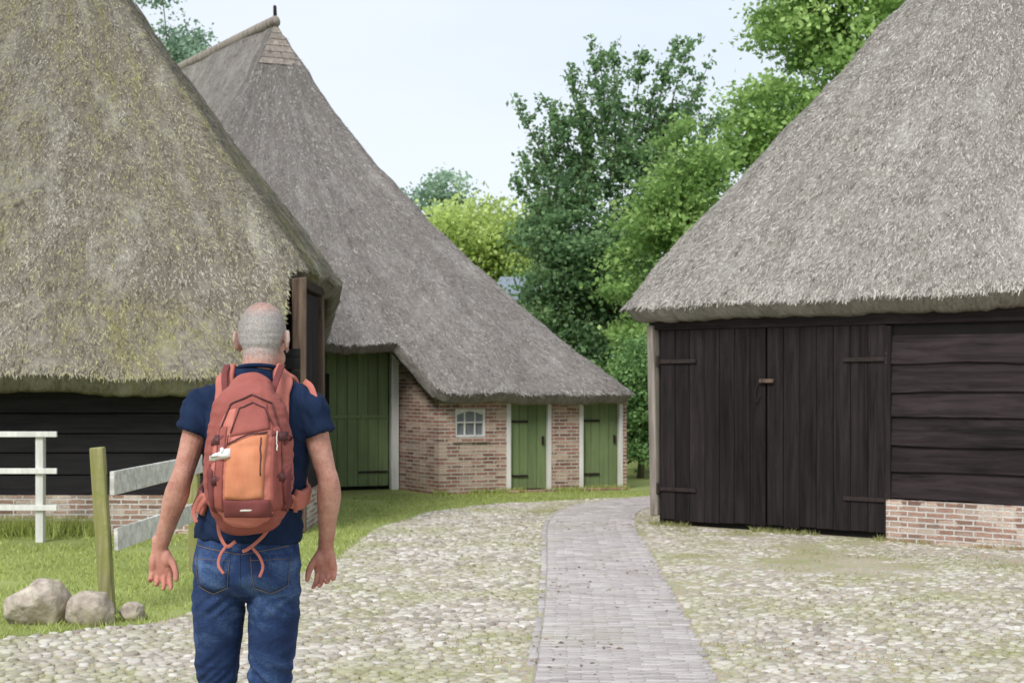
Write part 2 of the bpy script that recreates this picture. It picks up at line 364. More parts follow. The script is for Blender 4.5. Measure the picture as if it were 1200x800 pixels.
bar('rail',GREEN,o,-1.89,-.35,1.27,1.288,1.055,1.10)
bar('hinge',IRON,o,-.80,-.36,1.27,1.285,.25,.28); bar('hinge',IRON,o,-.80,-.36,1.27,1.285,2.0,2.03)
plank_door(-3.46,-1.91,.06,2.6,1.30,bf,GREEN,'barn_door',.155)
w=MB(); w.box(-5.4,-3.5,0,.22,-.1,1.5); w.box(-3.7,-3.5,.22,1.3,-.1,2.6); w.box(-5.4,-5.2,.22,11,-.1,1.5); w.box(2.73,2.93,.22,5,-.1,1.5); w.box(1.2,1.4,5,11,-.1,1.5); w.box(-6,2,11,11.2,-.1,1.5); obj('side_wall',w,BRICK,bf)
w=MB(); w.box(-3.5,-.2,1.36,1.4,-.1,3.0); w.box(.03,2.7,.25,.3,-.1,1.55); obj('shade_backing',w,DARK,bf)  # added black panels, painted darkness behind doors and window
w=MB(); w.box(-3.6,-.1,1.15,1.32,2.6,2.75); obj('lintel_beam',w,DARKW,bf)

# ------------------------------------------------------------ BARN RIGHT
RR=-math.atan2(.6,.8)
br=thing('thatched_barn','black barn on the right with tarred double doors and pale steep thatch','barn',(1.62,15.75,0),RR,'thatched barns around the yard')
Mi=(Matrix.Translation((1.62,15.75,0))@Matrix.Rotation(RR,4,'Z')).inverted(); cr=Mi@Vector((0,0,1.55))
q0=(2.95,2.9); q1=(6.3,2.9)
nodesR=[(-.45,.1,*q0,0),(-.38,-.17,*q0,0),(-.1,-.3,*q0,0),(4.5,-.3,*q0,0),(6.3,-.3,*q1,0),(9.2,-.3,*q1,0),(9.5,0,*q1,0),(9.5,6.1,*q1,0),(6,6.1,*q1,0),(4,6.1,*q0,0),(0,6.1,*q0,0),(-.45,5.8,*q0,0)]
thatch(nodesR,2.44,7.35,.06,TH_R,br,step=.06,rows=110,nstraw=260000,seed=15,cam=tuple(cr),thick=.18,inset=.22,amp=.03)
w=MB(); w.limb([(q0[0],q0[1],7.3,.2,.16),(4.6,2.9,7.33,.2,.16),(q1[0],q1[1],7.3,.2,.16)],ref=(0,1,0),n=12,res=8); obj('ridge_cap',w,GREYW,br,smooth=True)
def rdoor(x0,x1,nm):
    n=7; m=MB(); b=(x1-x0)/n
    for i in range(n):
        m.box(x0+i*b+.003,x0+(i+1)*b-.003,-.03-random.uniform(0,.008),.0,.07+random.uniform(-.015,.015),2.14)
    o=obj(nm,m,BLACKV,br,bev=.003); return o
dl=rdoor(.05,1.325,'barn_door'); dr=rdoor(1.345,2.64,'barn_door')
dl['label']='left leaf of the tarred double doors'; dr['label']='right leaf of the tarred double doors'
for o,xa,xb in ((dl,.03,.50),(dr,2.20,2.66)):
    for z in (.40,1.80):
        h=MB(); h.box(xa,xb,-.055,-.038,z-.02,z+.02,jit=.003); xq=(xa if o is dl else xb); h.limb([(xq,-.06,z-.05,.018,.018),(xq,-.06,z+.05,.018,.018)],n=8,res=1); obj('strap_hinge',h,IRON,o)
h=MB(); h.box(1.27,1.43,-.075,-.045,1.565,1.605); obj('wooden_latch',h,OLDW,dr,bev=.004)
h=MB(); h.limb([(1.26,-.06,1.58,.006,.006),(1.22,-.065,1.47,.006,.006),(1.235,-.065,1.36,.006,.006),(1.27,-.06,1.44,.006,.006)],n=6,res=4); obj('latch_chain',h,IRON,dl)
w=MB(); w.box(-.075,.025,-.07,.06,.10,2.2,jit=.015,M=Matrix.Rotation(R(-1.2),4,'Y')); obj('corner_post',w,GREYW,br,bev=.014)
w=MB(); w.box(-.1,8.9,-.04,.06,2.145,2.34); obj('wall_plate',w,BLACKH,br,bev=.01)
w=MB(); z=.42
random.seed(12)
for k_,hh in enumerate((.27,.25,.29,.24,.28,.26)):
    n=40; x0,x1=2.70,8.9; top=[];bot=[]; ph=random.random()*9
    for i in range(n+1):
        x=x0+(x1-x0)*i/n; wv=.022*noise.noise(Vector((x*1.3+ph,ph,0)))+.008*noise.noise(Vector((x*6,ph,2)))
        bot.append((x,-.055,z+wv+.004)); top.append((x,-.025,z+hh+.02))
    t=random.random()
    for i in range(n):
        a,b,c,d=bot[i],bot[i+1],top[i+1],top[i]
        bk=lambda p,y:(p[0],y,p[2])
        w.add([a,b,c,d,bk(a,-.02),bk(b,-.02)],[(0,1,2,3),(4,5,1,0)],t)
    z+=hh
obj('weatherboards',w,BLACKH,br)
w=MB(); w.box(2.68,8.9,.0,.1,.4,2.2); w.box(.0,2.68,.03,.1,.0,2.2); obj('shade_backing',w,DARK,br)  # added black panel, painted darkness behind the door gaps
w=MB(); w.box(2.69,8.9,-.14,-.0,-.1,.41); obj('brick_base',w,BRICK2,br)
w=MB(); w.box(2.64,2.71,-.07,.0,.05,2.13,jit=.006); obj('door_post',w,BLACKV,br,bev=.006)
w=MB()
y=.1
while y<5.7: w.box(-.05,0,y,y+.2,.1,2.3); y+=.205
w.box(0,8.9,5.7,5.75,0,2.3); w.box(8.9,8.95,0,5.75,0,2.3); obj('side_wall',w,BLACKV,br)

# ------------------------------------------------------------ GROUND
def mat_ground(name,stops,sc=.6,fine=60,bump=.5):
    g=G(name); o=g.co(); a=g.noise(o,sc,6,.65); b=g.noise(o,fine,4,.7)
    c=g.ramp(g.mix(.35,a,b),stops); return g.done(c,.95,g.bump(b,bump,.015))
M_G=mat_ground('meadow_soil',[(.35,(.17,.20,.06)),(.55,(.30,.35,.11)),(.7,(.42,.42,.19))])
MC1=(.19,.195,.07); MC2=(.43,.43,.20)
g=G('yard_bedding'); o=g.co()
a=g.noise(o,.9,6,.7); b=g.noise(o,45,4,.7); sp=g.n('ShaderNodeTexVoronoi',{'Vector':o,'Scale':55.}).outputs['Color']
dirt=g.mix(.35,g.ramp(b,[(.3,(.31,.26,.19)),(.7,(.62,.55,.44))]),sp,'SOFT_LIGHT')
mossc=g.ramp(b,[(.3,MC1),(.7,MC2)])
c=g.mix(g.ramp(g.mix(.3,a,b),[(.43,0),(.59,.8)]),dirt,mossc)
M_Y=g.done(c,.95,g.bump(b,.7,.02))
gm=MB(); gm.add([(-300,-60,0),(300,-60,0),(300,500,0),(-300,500,0)],[(0,1,2,3)],.5); structure(obj('ground',gm,M_G),'green meadow ground stretching to the horizon','ground')
Bd=np.array([(0,-14),(8.2,-12),(8.45,-3.4),(9.2,-2.3),(10.5,-1.95),(12.3,-1.6),(15.2,-1.46),(17.2,-1.03),(18.3,-.3),(18.9,.6),(19.4,1.6),(20.2,2.2),(24,3.4)])
def xl(Y): return np.interp(Y,Bd[:,0],Bd[:,1])
ys=list(np.arange(0,24.01,.15)); V=[];F=[]
for i,Y in enumerate(ys):
    wv=noise.noise(Vector((0,Y*2.2,0)))*.14+noise.noise(Vector((4,Y*7,0)))*.05
    V+= [(float(xl(Y))+wv,Y,.005),(14,Y,.005)]
    if i: F.append((2*i-2,2*i-1,2*i+1,2*i))
gm=MB(); gm.add(V,F,.5); structure(obj('yard_ground',gm,M_Y),'mossy earth bedding of the cobbled yard between the barns','ground')
PC=np.array([(3,.35),(5,.45),(7.4,.58),(10.3,.71),(13.6,.80),(15.5,.84),(17,.98),(18.0,1.25),(18.8,1.8),(19.5,2.8),(20.5,4.4),(22,6.5)])
tt=np.linspace(0,len(PC)-1,60); cx=np.interp(tt,range(len(PC)),PC[:,1]); cy=np.interp(tt,range(len(PC)),PC[:,0])
for _ in range(4): cx[1:-1]=(cx[:-2]+cx[1:-1]*2+cx[2:])/4; cy[1:-1]=(cy[:-2]+cy[1:-1]*2+cy[2:])/4
al=np.concatenate([[0],np.cumsum(np.hypot(np.diff(cx),np.diff(cy)))]); TL=al[-1]
def pc(s):
    x=np.interp(s,al,cx); y=np.interp(s,al,cy); x2=np.interp(s+.05,al,cx); y2=np.interp(s+.05,al,cy); x1=np.interp(s-.05,al,cx); y1=np.interp(s-.05,al,cy)
    d=np.array([x2-x1,y2-y1]); d/=np.linalg.norm(d)+1e-9; return np.array([x,y]),d
HW=.51
def in_path(x,y,m=0):
    d=np.min(np.hypot(x[:,None]-cxx[None,:],y[:,None]-cyy[None,:]),axis=1); return d<HW+m
sa=np.linspace(0,TL,400); cxx=np.interp(sa,al,cx); cyy=np.interp(sa,al,cy)
V=[];F=[]
for i,s in enumerate(np.linspace(.1,TL-.1,160)):
    p,d=pc(s); nrm=np.array([d[1],-d[0]]); a=p-nrm*(HW-.04); b=p+nrm*(HW-.04); V+= [(a[0],a[1],.010),(b[0],b[1],.010)]
    if i: F.append((2*i-2,2*i-1,2*i+1,2*i))
gm=MB(); gm.add(V,F,.5); M_PB=mat_ground('path_joint_sand',[(.35,(.25,.23,.19)),(.6,(.38,.355,.30)),(.75,(.35,.36,.20))],1.5,50); structure(obj('path_bed',gm,M_PB),'sandy bed under the brick footpath','path')
def mat_stone(name,c1,c2,c3,fine,m0,m1,mx_):
    g=G(name); t=g.tint(); o=g.co(); c=g.ramp(t,[(0,c1),(.5,c2),(1,c3)])
    f_=g.noise(o,fine,4,.7); c=g.mix(.45,c,g.ramp(f_,[(.3,.6),(.7,1.15)]),'MULTIPLY')
    mo=g.mix(.28,g.noise(o,.9,6,.72),f_)
    c=g.mix(g.ramp(mo,[(m0,0),(m1,mx_)]),c,g.ramp(f_,[(.3,MC1),(.7,MC2)])); return g.done(c,.9,g.bump(f_,.4,.01))
M_P=mat_stone('path_brick',S(154,145,142),S(177,169,166),S(196,189,185),60,.52,.70,.4)
M_C=mat_stone('field_cobble',S(146,137,127),S(182,174,163),S(214,208,200),45,.46,.62,.65)
rg=np.random.default_rng(5); V=[];F=[];T=[]
def brick(p,d,l,wd,z):
    nrm=np.array([d[1],-d[0]]); k=len(V); hb=.005+.0022*rg.random(); z=z+rg.normal(0,.001)
    tl=rg.normal(0,.0012,4); c=.005
    for (zz,sh) in ((-.01,0),(hb-.003,0),(hb,c)):
        for q,(a,b) in enumerate(((-1,-1),(1,-1),(1,1),(-1,1))):
            r=p+nrm*a*(l/2-sh)+d*b*(wd/2-sh); V.append((r[0],r[1],z+zz+tl[q]))
    for r_ in (0,4):
        for q in range(4): F.append((k+r_+q,k+r_+(q+1)%4,k+r_+4+(q+1)%4,k+r_+4+q))
    F.append((k+8,k+9,k+10,k+11)); T.extend([float(np.clip(rg.normal(.5,.22),0,1))]*9)
s=.2; row=0
while s<TL-.2:
    p,d=pc(s); nrm=np.array([d[1],-d[0]]); bw=.042; L=.165
    x=-HW+.05+(L/2 if row%2 else 0)-L/2+rg.normal(0,.005)
    n=int((2*HW-.10)/L)+2; e2=rg.normal(0,.016)
    for i in range(n+1):
        a=max(-HW+.05,x+i*L); b=min(HW-.03+e2,x+(i+1)*L)
        if b-a>.03: brick(p+nrm*((a+b)/2+rg.normal(0,.0015)),d,b-a-.006,bw-.0065,.010)
    s+=bw; row+=1
s=.2
while s<TL-.2:
    p,d=pc(s); nrm=np.array([d[1],-d[0]])
    if rg.random()<.9: brick(p-nrm*(HW-.02+rg.normal(0,.003)),d,.05,.17,.008)
    s+=.18
structure(fast('brick_path',V,F,M_P,None,T),'narrow footpath of purple grey bricks curving between the barns','path')
# cobbles
sp=.074; X,Y=np.meshgrid(np.arange(-7,9.5,sp),np.arange(5.8,20.6,sp*.9)); X=X+((np.arange(X.shape[0])%2)*sp/2)[:,None]
X=X.ravel()+rg.normal(0,sp*.17,X.size); Y=Y.ravel()+rg.normal(0,sp*.17,Y.size)
ri=lambda x,y:(( (x-1.62)*.6+(y-15.75)*.8)>-.12)&(((x-1.62)*.8-(y-15.75)*.6)>-.2)
keep=(X>xl(Y)+.03)&(np.abs(X)<.39*Y+.8); X=X[keep];Y=Y[keep]
keep=(~in_path(X,Y,.01))&(~ri(X,Y)); X=X[keep];Y=Y[keep]
nz=np.array([noise.noise(Vector((x*.9,y*.7,0)))+.5*noise.noise(Vector((x*2.7,y*2.7,5))) for x,y in zip(X,Y)])
side=(X>np.interp(Y,cy,cx))
sink=np.where(side,.001+np.clip((Y-9.2)/3.,0,1)*.0085,np.clip((Y-9)/6,0,1)*.003)+np.clip(nz+.04,0,1)*.015
keep=(sink<.0135)&(rg.random(len(X))>.05); X=X[keep];Y=Y[keep];sink=sink[keep]
n=len(X); K=8; ang=np.linspace(0,2*np.pi,K,endpoint=False)
big=np.where(rg.random(n)<.14,1.35,1.); rx=rg.uniform(.027,.043,n)*big; ry=rg.uniform(.023,.034,n)*big; rt=rg.normal(0,.7,n); ht=rg.uniform(.010,.018,n)
rings=[]
for rr,hz in ((1.06,-.6),(.97,.6),(.70,.94)):
    jit=1+rg.normal(0,.08,(n,K)); a=np.cos(ang)[None]*rx[:,None]*rr*jit; b=np.sin(ang)[None]*ry[:,None]*rr*jit
    rings.append(np.stack([X[:,None]+a*np.cos(rt)[:,None]-b*np.sin(rt)[:,None],Y[:,None]+a*np.sin(rt)[:,None]+b*np.cos(rt)[:,None],np.repeat((ht*hz-sink)[:,None],K,1)+.006],-1))
top=np.stack([X,Y,ht-sink+.006],-1)[:,None,:]; Vc=np.concatenate(rings+[top],1); per=Vc.shape[1]
tri=[]
for r in range(2):
    for q in range(K): a_=r*K+q; b_=r*K+(q+1)%K; tri+=[(a_,b_,b_+K),(a_,b_+K,a_+K)]
for q in range(K): tri.append((2*K+q,2*K+(q+1)%K,3*K))
tri=np.array(tri); FF=(tri[None]+(np.arange(n)*per)[:,None,None]).reshape(-1,3)
tn=np.clip(rg.normal(.5,.26,n),0,1)
structure(fast('cobblestone_yard',Vc.reshape(-1,3),FF,M_C,None,np.repeat(tn,len(tri)),True),'worn field cobbles paving the yard either side of the brick path','paving')

# grass
def blades(name,X,Y,h,wd,mat,label,seed,z0=0.,lean=.5):
    r=np.random.default_rng(seed); n=len(X); a=r.uniform(0,2*np.pi,n); d=np.stack([np.cos(a),np.sin(a)],-1)
    H=h*r.uniform(.45,1.25,n); W=wd*r.uniform(.6,1.3,n); l=r.normal(0,lean,(n,2))*H[:,None]
    P=np.stack([X,Y],-1); b0=P-d*W[:,None]; b1=P+d*W[:,None]; tp=P+l
    V=np.stack([np.c_[b0,np.full(n,z0)],np.c_[b1,np.full(n,z0)],np.c_[tp,H+z0]],1).reshape(-1,3)
    o=fast(name,V,np.arange(3*n).reshape(-1,3),mat,None,np.clip(r.normal(.5,.25,n),0,1)); return tag(o,label,'grass',None,'stuff')
def nzv(X,Y,s,o=0): return np.array([noise.noise(Vector((x*s,y*s,o))) for x,y in zip(X,Y)])
X=rg.uniform(-7,2.6,150000); Y=8.2+rg.random(150000)**1.2*12.2
k=(X<xl(Y)+rg.normal(0,.12,len(X)))&(np.abs(X)<.38*Y+.5)&~((Y>14.7)&(X<-2.15)); X=X[k];Y=Y[k]
dn=nzv(X,Y,1.4); k=dn>-.34; X=X[k];Y=Y[k];dn=dn[k]
inF=((X+1.02)*-.377+(Y-19.9)*.926)>-.02; X=X[~inF];Y=Y[~inF];dn=dn[~inF]
blades('lawn',X,Y,.034+.03*np.clip(dn,0,1),.0045,GRASS,'short green lawn on the left and before the brick barn',2)
X=rg.uniform(-5,6,220000); Y=7+rg.random(220000)**1.1*12.5
k=(X>xl(Y)-.05)&(np.abs(X)<.38*Y+.4); X=X[k];Y=Y[k]; k=~in_path(X,Y,-.04)&~ri(X,Y); X=X[k];Y=Y[k]; dn=nzv(X,Y,.9)+.5*nzv(X,Y,2.7,5)+np.where(Y>14,.10,0)-np.where((X>1.2),.06,0)
k=dn>-.02+rg.random(len(X))*.55; X=X[k];Y=Y[k]
blades('joint_grass',X,Y,.018,.0036,MOSSG,'thin grass and moss growing between the cobbles',4,.004)
X=rg.uniform(-6.4,-2.4,6000); Y=14.62-np.abs(rg.normal(0,.12,6000)); k=nzv(X,Y,1.2,3)>-.1; 
blades('wall_weeds',X[k],Y[k],.20,.008,GRASS,'taller weeds along the foot of the left barn wall',6,0,.35)
t=rg.uniform(-.1,2.9,2500); o_=-np.abs(rg.normal(0,.07,2500)); X=-1.02+.926*t-.377*o_; Y=19.9+.377*t+.926*o_; k=nzv(X,Y,2,3)>-.1
blades('threshold_weeds',X[k],Y[k],.08,.006,GRASS,'weeds at the foot of the brick barn wall',7,0,.4)
t=rg.uniform(-.2,5,3500); o_=-np.abs(rg.normal(0,.08,3500))-.05; X=1.62+.8*t+.6*o_; Y=15.75-.6*t+.8*o_; k=nzv(X,Y,2,9)>.05
blades('door_foot_weeds',X[k],Y[k],.06,.005,MOSSG,'sparse weeds at the foot of the black barn',9,0,.5)
nL=3000; X=rg.uniform(-3,7,nL); Y=rg.uniform(7.5,17,nL); k=~ri(X,Y)&(X>xl(Y)); X=X[k];Y=Y[k]; k=(nzv(X,Y,.8,7)+(X>1.3)*.3)>.10; X=X[k];Y=Y[k]; n=len(X)
a=rg.uniform(0,6.28,n); l=rg.uniform(.010,.024,n); wdt=l*.5; D1=np.stack([np.cos(a),np.sin(a)],-1); D2=np.stack([-np.sin(a),np.cos(a)],-1); Pp=np.stack([X,Y],-1)
V=np.stack([np.c_[Pp-D1*l[:,None],np.full(n,.018)],np.c_[Pp+D2*wdt[:,None],rg.uniform(.018,.028,n)],np.c_[Pp+D1*l[:,None],np.full(n,.020)],np.c_[Pp-D2*wdt[:,None],rg.uniform(.018,.026,n)]],1).reshape(-1,3)
DL=mat_leaf('dry_leaf',(.15,.09,.05),(.32,.22,.13),(.52,.40,.26)); tag(fast('fallen_leaves',V,np.arange(4*n).reshape(-1,4),DL,None,rg.random(n)),'dry brown leaves scattered over the cobbles','leaves',None,'stuff')
# ------------------------------------------------------------ BOULDERS
g=G('boulder_granite'); o=g.co(); a=g.noise(o,9,6,.7); c=g.ramp(a,[(.3,S(116,106,94)),(.5,S(172,160,146)),(.72,S(216,206,192))])
c=g.mix(g.ramp(g.noise(o,4,4,.6),[(.48,0),(.62,.6)]),c,S(128,118,84)); M_B=g.done(c,.9,g.bump(g.noise(o,30,5,.7),.6,.02))
def boulder(px,base_y,w,h,label,seed,dep=None):
    Y=2584/(base_y-450); X=(px-600)/1667*Y; W=w/1667*Y/2; H=h/1667*Y
    bm=bmesh.new(); bmesh.ops.create_icosphere(bm,subdivisions=5,radius=1)
    rr=random.Random(seed+20); cuts=[(Vector((rr.gauss(0,1),rr.gauss(0,1),rr.gauss(0,.8))).normalized(),rr.uniform(.66,.86)) for _ in range(10)]
    for v in bm.verts:
        p=v.co.copy()
        for c_,d_ in cuts:
            e=p.dot(c_)-d_
            if e>0: p-=c_*e*.92
        q=p+Vector((seed*3.7,0,0)); f=1+.16*noise.noise(q*1.1)+.10*noise.noise(q*2.6)+.03*noise.noise(q*8)
        p=p*f; p.x*=W*1.04; p.y*=W*(dep or .9); p.z=p.z*H*.74+H*.38; v.co=p
    me=bpy.data.meshes.new('boulder'); bm.to_mesh(me); bm.free(); me.materials.append(M_B)
    me.polygons.foreach_set('use_smooth',[True]*len(me.polygons)); o=link(bpy.data.objects.new('boulder',me)); o.location=(X,Y+W*.6,0)
    tag(o,label,'boulder','boulders along the lawn edge')
boulder(37,732,74,50,'largest rounded grey boulder at far left of the lawn edge',1)
boulder(101,733,54,42,'middle grey boulder between the largest one and the leaning green post',2)
boulder(152,728,32,20,'small flat boulder right of the leaning green fence post',3)
boulder(362,612,22,24,'pale boulder on the lawn beyond the hiker\'s right elbow',4)
# ------------------------------------------------------------ FENCES
def W(px,py,Y): return Vector(((px-600)/1667*Y,Y,1.55-(py-450)/1667*Y))
p1=W(127,719,9.6); p2=W(229,667,11.9)
fn=thing('wooden_fence','short fence of mossy green posts and two weathered white rails behind the boulders','fence',(p1.x,p1.y,0))
def post(x,y,h,r,lean):
    m=MB(); M=Matrix.Translation((x,y,0))@Matrix.Rotation(lean,4,'Y'); m.box(-r,r,-r,r,-.1,h,M=M,jit=.004); return m
obj('fence_post',post(0,0,1.13,.046,R(-3.8)),MOSSW,fn,bev=.012)
obj('fence_post',post(p2.x-p1.x,p2.y-p1.y,1.05,.045,R(-1)),MOSSW,fn,bev=.012)
dv=(p2-p1); dv.z=0; ang=math.atan2(dv.y,dv.x); ln_=dv.length
for z,hh,ex,x0 in ((.88,.155,.06,-.065),(.50,.155,.02,-.04)):
    m=MB(); M=Matrix.Translation((x0+.02,0,0))@Matrix.Rotation(ang,4,'Z')
    m.box(.0,ln_+ex-x0,-.085,-.055,z-hh/2,z+hh/2,M=M,jit=.006); obj('fence_rail',m,WHITER,fn,bev=.005)
wf=thing('white_fence','white three rail fence end standing on the grass before the left barn','fence',(-4.64,14.0,0))
m=MB(); m.box(-.038,.038,-.045,.045,-.05,1.08); obj('fence_post',m,WHITEW,wf,bev=.006)
m=MB(); m.box(-1.95,-1.87,-.045,.045,-.05,1.08); obj('fence_post',m,WHITEW,wf,bev=.006)
for z in (1.06,.70,.34):
    m=MB(); m.box(-2.2,.18,-.075,-.047,z-.027,z+.027); obj('fence_rail',m,WHITEW,wf,bev=.004)

# ------------------------------------------------------------ TREES
def leafmesh(C,L,rgn,tint,mat,parent,name='crown',up=.5):
    n=len(C); nr=rgn.normal(size=(n,3)); nr[:,2]+=up; nr/=np.linalg.norm(nr,axis=1)[:,None]
    a=rgn.normal(size=(n,3)); a-=nr*(a*nr).sum(1)[:,None]; a/=np.linalg.norm(a,axis=1)[:,None]; b=np.cross(nr,a)
    l=(L*rgn.uniform(.6,1.3,n))[:,None]; w=l*.33
    V=np.stack([C-a*l*.5,C+b*w-nr*w*.3,C+a*l*.5,C-b*w-nr*w*.3],1).reshape(-1,3)
    return fast(name,V,np.arange(4*n).reshape(-1,4),mat,parent,tint)
def tree(name,label,loc,th,tr,ells,ncl,lpc,leaf,mat,seed,sprays=(),crad=(.35,.7),gap=-.15,group='trees beyond the barns',tl=0.,tz=1.):
    r=np.random.default_rng(seed); root=thing(name,label,'tree' if 'tree' in name else 'bush',loc,0,group)
    vol=np.array([e[3]*e[4]*e[5] for e in ells]); ei=r.choice(len(ells),ncl,p=vol/vol.sum()); E=np.array(ells)[ei]
    d=r.normal(size=(ncl,3)); d/=np.linalg.norm(d,axis=1)[:,None]; rad=r.random(ncl)**.4
    C=E[:,:3]+d*E[:,3:]*rad[:,None]; C=C[C[:,2]>.3]
    k=np.array([noise.noise(Vector(c)*.7+Vector((seed,0,0)))>gap for c in C]); C=C[k]
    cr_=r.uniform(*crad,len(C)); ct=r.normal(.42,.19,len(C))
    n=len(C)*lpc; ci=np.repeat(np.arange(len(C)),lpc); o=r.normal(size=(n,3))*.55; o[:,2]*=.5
    P=C[ci]+o*cr_[ci][:,None]; t=ct[ci]+o[:,2]*.38+r.normal(0,.12,n)+tl  # upper leaves of each clump tinted lighter, top light put into colour
    m=MB(); topz=max(e[2] for e in ells)*tz; 
    m.limb([(0,0,-.1,tr,tr),(tr*.3,0,th*.5,tr*.75,tr*.75),(0,tr*.5,th,tr*.55,tr*.55),(.1,0,topz,tr*.2,tr*.2)],n=9,res=4)
    sel=r.choice(len(C),min(60,len(C)),replace=False)
    for q in sel:
        c=C[q]; z0=max(th*.4,min(c[2]-r.uniform(.6,2),topz)); b=tr*.18
        if z0>c[2]: z0=c[2]*.7
        m.limb([(0,0,z0,b,b),(c[0]*.5,c[1]*.5,(z0+c[2])/2+.1,b*.5,b*.5),(c[0],c[1],c[2],.01,.01)],n=5,res=3)
    LP=[P];LT=[t]
    for (sx,sy,sz,ex,ey,ez,nl) in sprays:
        s0=np.array([sx,sy,sz]); s1=np.array([ex,ey,ez]); 
        m.limb([(sx,sy,sz,.022,.022),((sx+ex)/2,(sy+ey)/2,(sz+ez)/2+.1,.014,.014),(ex,ey,ez,.005,.005)],n=5,res=3)
        k_=nl//5; ff=r.random(k_)**.8; LP.append(s0+(s1-s0)*ff[:,None]+r.normal(0,.07,(k_,3))); LT.append(r.normal(.45,.2,k_))
        for q in range(24):
            f=r.uniform(.05,1); b=s0+(s1-s0)*f; dr_=r.normal(size=3); dr_[2]=abs(dr_[2])*.7+.35; dr_/=np.linalg.norm(dr_); Ln=r.uniform(.35,.95)*(1.15-f*.75)
            e=b+dr_*Ln; m.limb([(*b,.006,.006),(*((b+e)/2),.005,.005),(*e,.003,.003)],n=4,res=1)
            k_=int(nl/22*(1.3-f*.6)); ff=r.random(k_); LP.append(b+(e-b)*ff[:,None]+r.normal(0,.055,(k_,3))); LT.append(r.normal(.45,.2,k_))
    obj('trunk',m,BARK,root,smooth=True)
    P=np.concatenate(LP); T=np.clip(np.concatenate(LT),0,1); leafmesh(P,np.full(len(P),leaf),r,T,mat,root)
    return root
def wx_(px,Y): return (px-600)/1667*Y
def wz_(py,Y): return 1.55+(450-py)/1667*Y
Y=30; c0=wx_(722,Y)
sp_=[]
for (px,py,bx,by,nl) in ((722,44,722,190,480),(700,76,715,210,480),(668,80,695,220,480),(640,115,685,240,480),(598,115,670,260,440),(608,170,670,290,520),(602,215,660,300,520),(750,72,735,210,480),(790,56,750,200,480),(835,66,770,220,440),(815,108,760,240,460),(770,98,745,220,500),(655,142,700,250,560),(845,128,780,250,440),(690,56,710,170,380),(812,42,775,170,380),(625,150,680,260,520),(735,120,730,220,600),(680,130,700,230,600),(790,130,755,230,600),(612,260,660,320,520)):
    sp_.append((wx_(bx,Y)-c0,random.uniform(-.5,.5),wz_(by,Y),wx_(px,Y)-c0,random.uniform(-.9,.9),wz_(py,Y),nl))
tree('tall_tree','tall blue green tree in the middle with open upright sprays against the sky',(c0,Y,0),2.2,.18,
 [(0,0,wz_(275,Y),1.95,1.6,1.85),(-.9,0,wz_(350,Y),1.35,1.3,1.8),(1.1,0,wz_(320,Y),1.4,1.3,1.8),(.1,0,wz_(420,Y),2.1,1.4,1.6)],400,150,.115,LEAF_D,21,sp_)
Y=35; c0=wx_(985,Y)
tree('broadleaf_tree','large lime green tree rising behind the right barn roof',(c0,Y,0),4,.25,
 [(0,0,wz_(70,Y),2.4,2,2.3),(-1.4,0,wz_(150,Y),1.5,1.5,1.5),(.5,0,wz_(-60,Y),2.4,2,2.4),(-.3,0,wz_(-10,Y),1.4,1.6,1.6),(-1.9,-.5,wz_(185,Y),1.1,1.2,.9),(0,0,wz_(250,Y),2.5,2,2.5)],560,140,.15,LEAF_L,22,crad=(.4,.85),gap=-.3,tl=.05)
Y=27; c0=wx_(790,Y)
tree('broadleaf_tree','lighter green bushy tree filling the gap left of the right barn',(c0,Y,0),1.5,.14,
 [(0,0,wz_(270,Y),1.0,1,1.2),(-.3,0,wz_(340,Y),1.1,1,1.2),(.4,0,wz_(200,Y),.7,.8,1.0),(0,0,wz_(430,Y),1.3,1,1.0)],160,150,.11,LEAF_L,23,crad=(.3,.6),gap=-.3)
Y=44; c0=wx_(545,Y)
tree('broadleaf_tree','bright yellow green tree beyond the brick barn roof',(c0,Y,0),3,.25,
 [(0,0,wz_(292,Y),2.0,2,1.45),(1.4,0,wz_(305,Y),1.5,1.6,1.5),(-.6,0,wz_(282,Y),1.2,1.4,1.1),(.3,0,wz_(400,Y),3,2,2)],280,150,.16,LEAF_Y,24,crad=(.5,.9),gap=-.5)
Y=58; c0=wx_(515,Y)
tree('distant_tree','hazy blue green tree top furthest away above the yellow green tree',(c0,Y,0),4,.3,
 [(0,0,wz_(238,Y),1.3,1.5,1.4),(-.4,0,wz_(225,Y),.8,1,.8),(.2,0,wz_(330,Y),2.4,2,3)],140,100,.2,LEAF_B,25,crad=(.4,.8),tl=.15)
Y=36; c0=wx_(205,Y)
tree('distant_tree','blue green tree showing between the two left thatched roofs',(c0,Y,0),5,.2,
 [(.1,0,wz_(55,Y),1.1,1.4,1.2),(-.8,0,wz_(25,Y),1.3,1.4,1.4),(.2,0,wz_(150,Y),2.5,2,3),(.5,0,wz_(60,Y),.6,1,.9)],330,100,.12,LEAF_B,26,crad=(.3,.6),gap=-.05,tl=.1,tz=.75)
Y=23.5; c0=wx_(750,Y)
tree('holly_bush','dark green clipped bush at the right end of the brick barn',(c0,Y,0),.6,.07,
 [(0,0,.9,.42,.6,1.0),(.05,0,1.6,.36,.5,.7)],110,150,.07,LEAF_H,27,crad=(.2,.35),gap=-.6,group='bushes behind the barns',tl=.1)
Y=25; c0=wx_(770,Y)
tree('leafy_bush','mid green bush between the dark bush and the black barn',(c0,Y,0),.6,.07,
 [(0,0,1.0,.8,.7,1.0),(-.1,0,1.8,.6,.6,.8)],110,150,.09,LEAF_L,28,crad=(.2,.4),gap=-.6,group='bushes behind the barns')
r=np.random.default_rng(77); n=45000; X=r.uniform(-32,34,n)
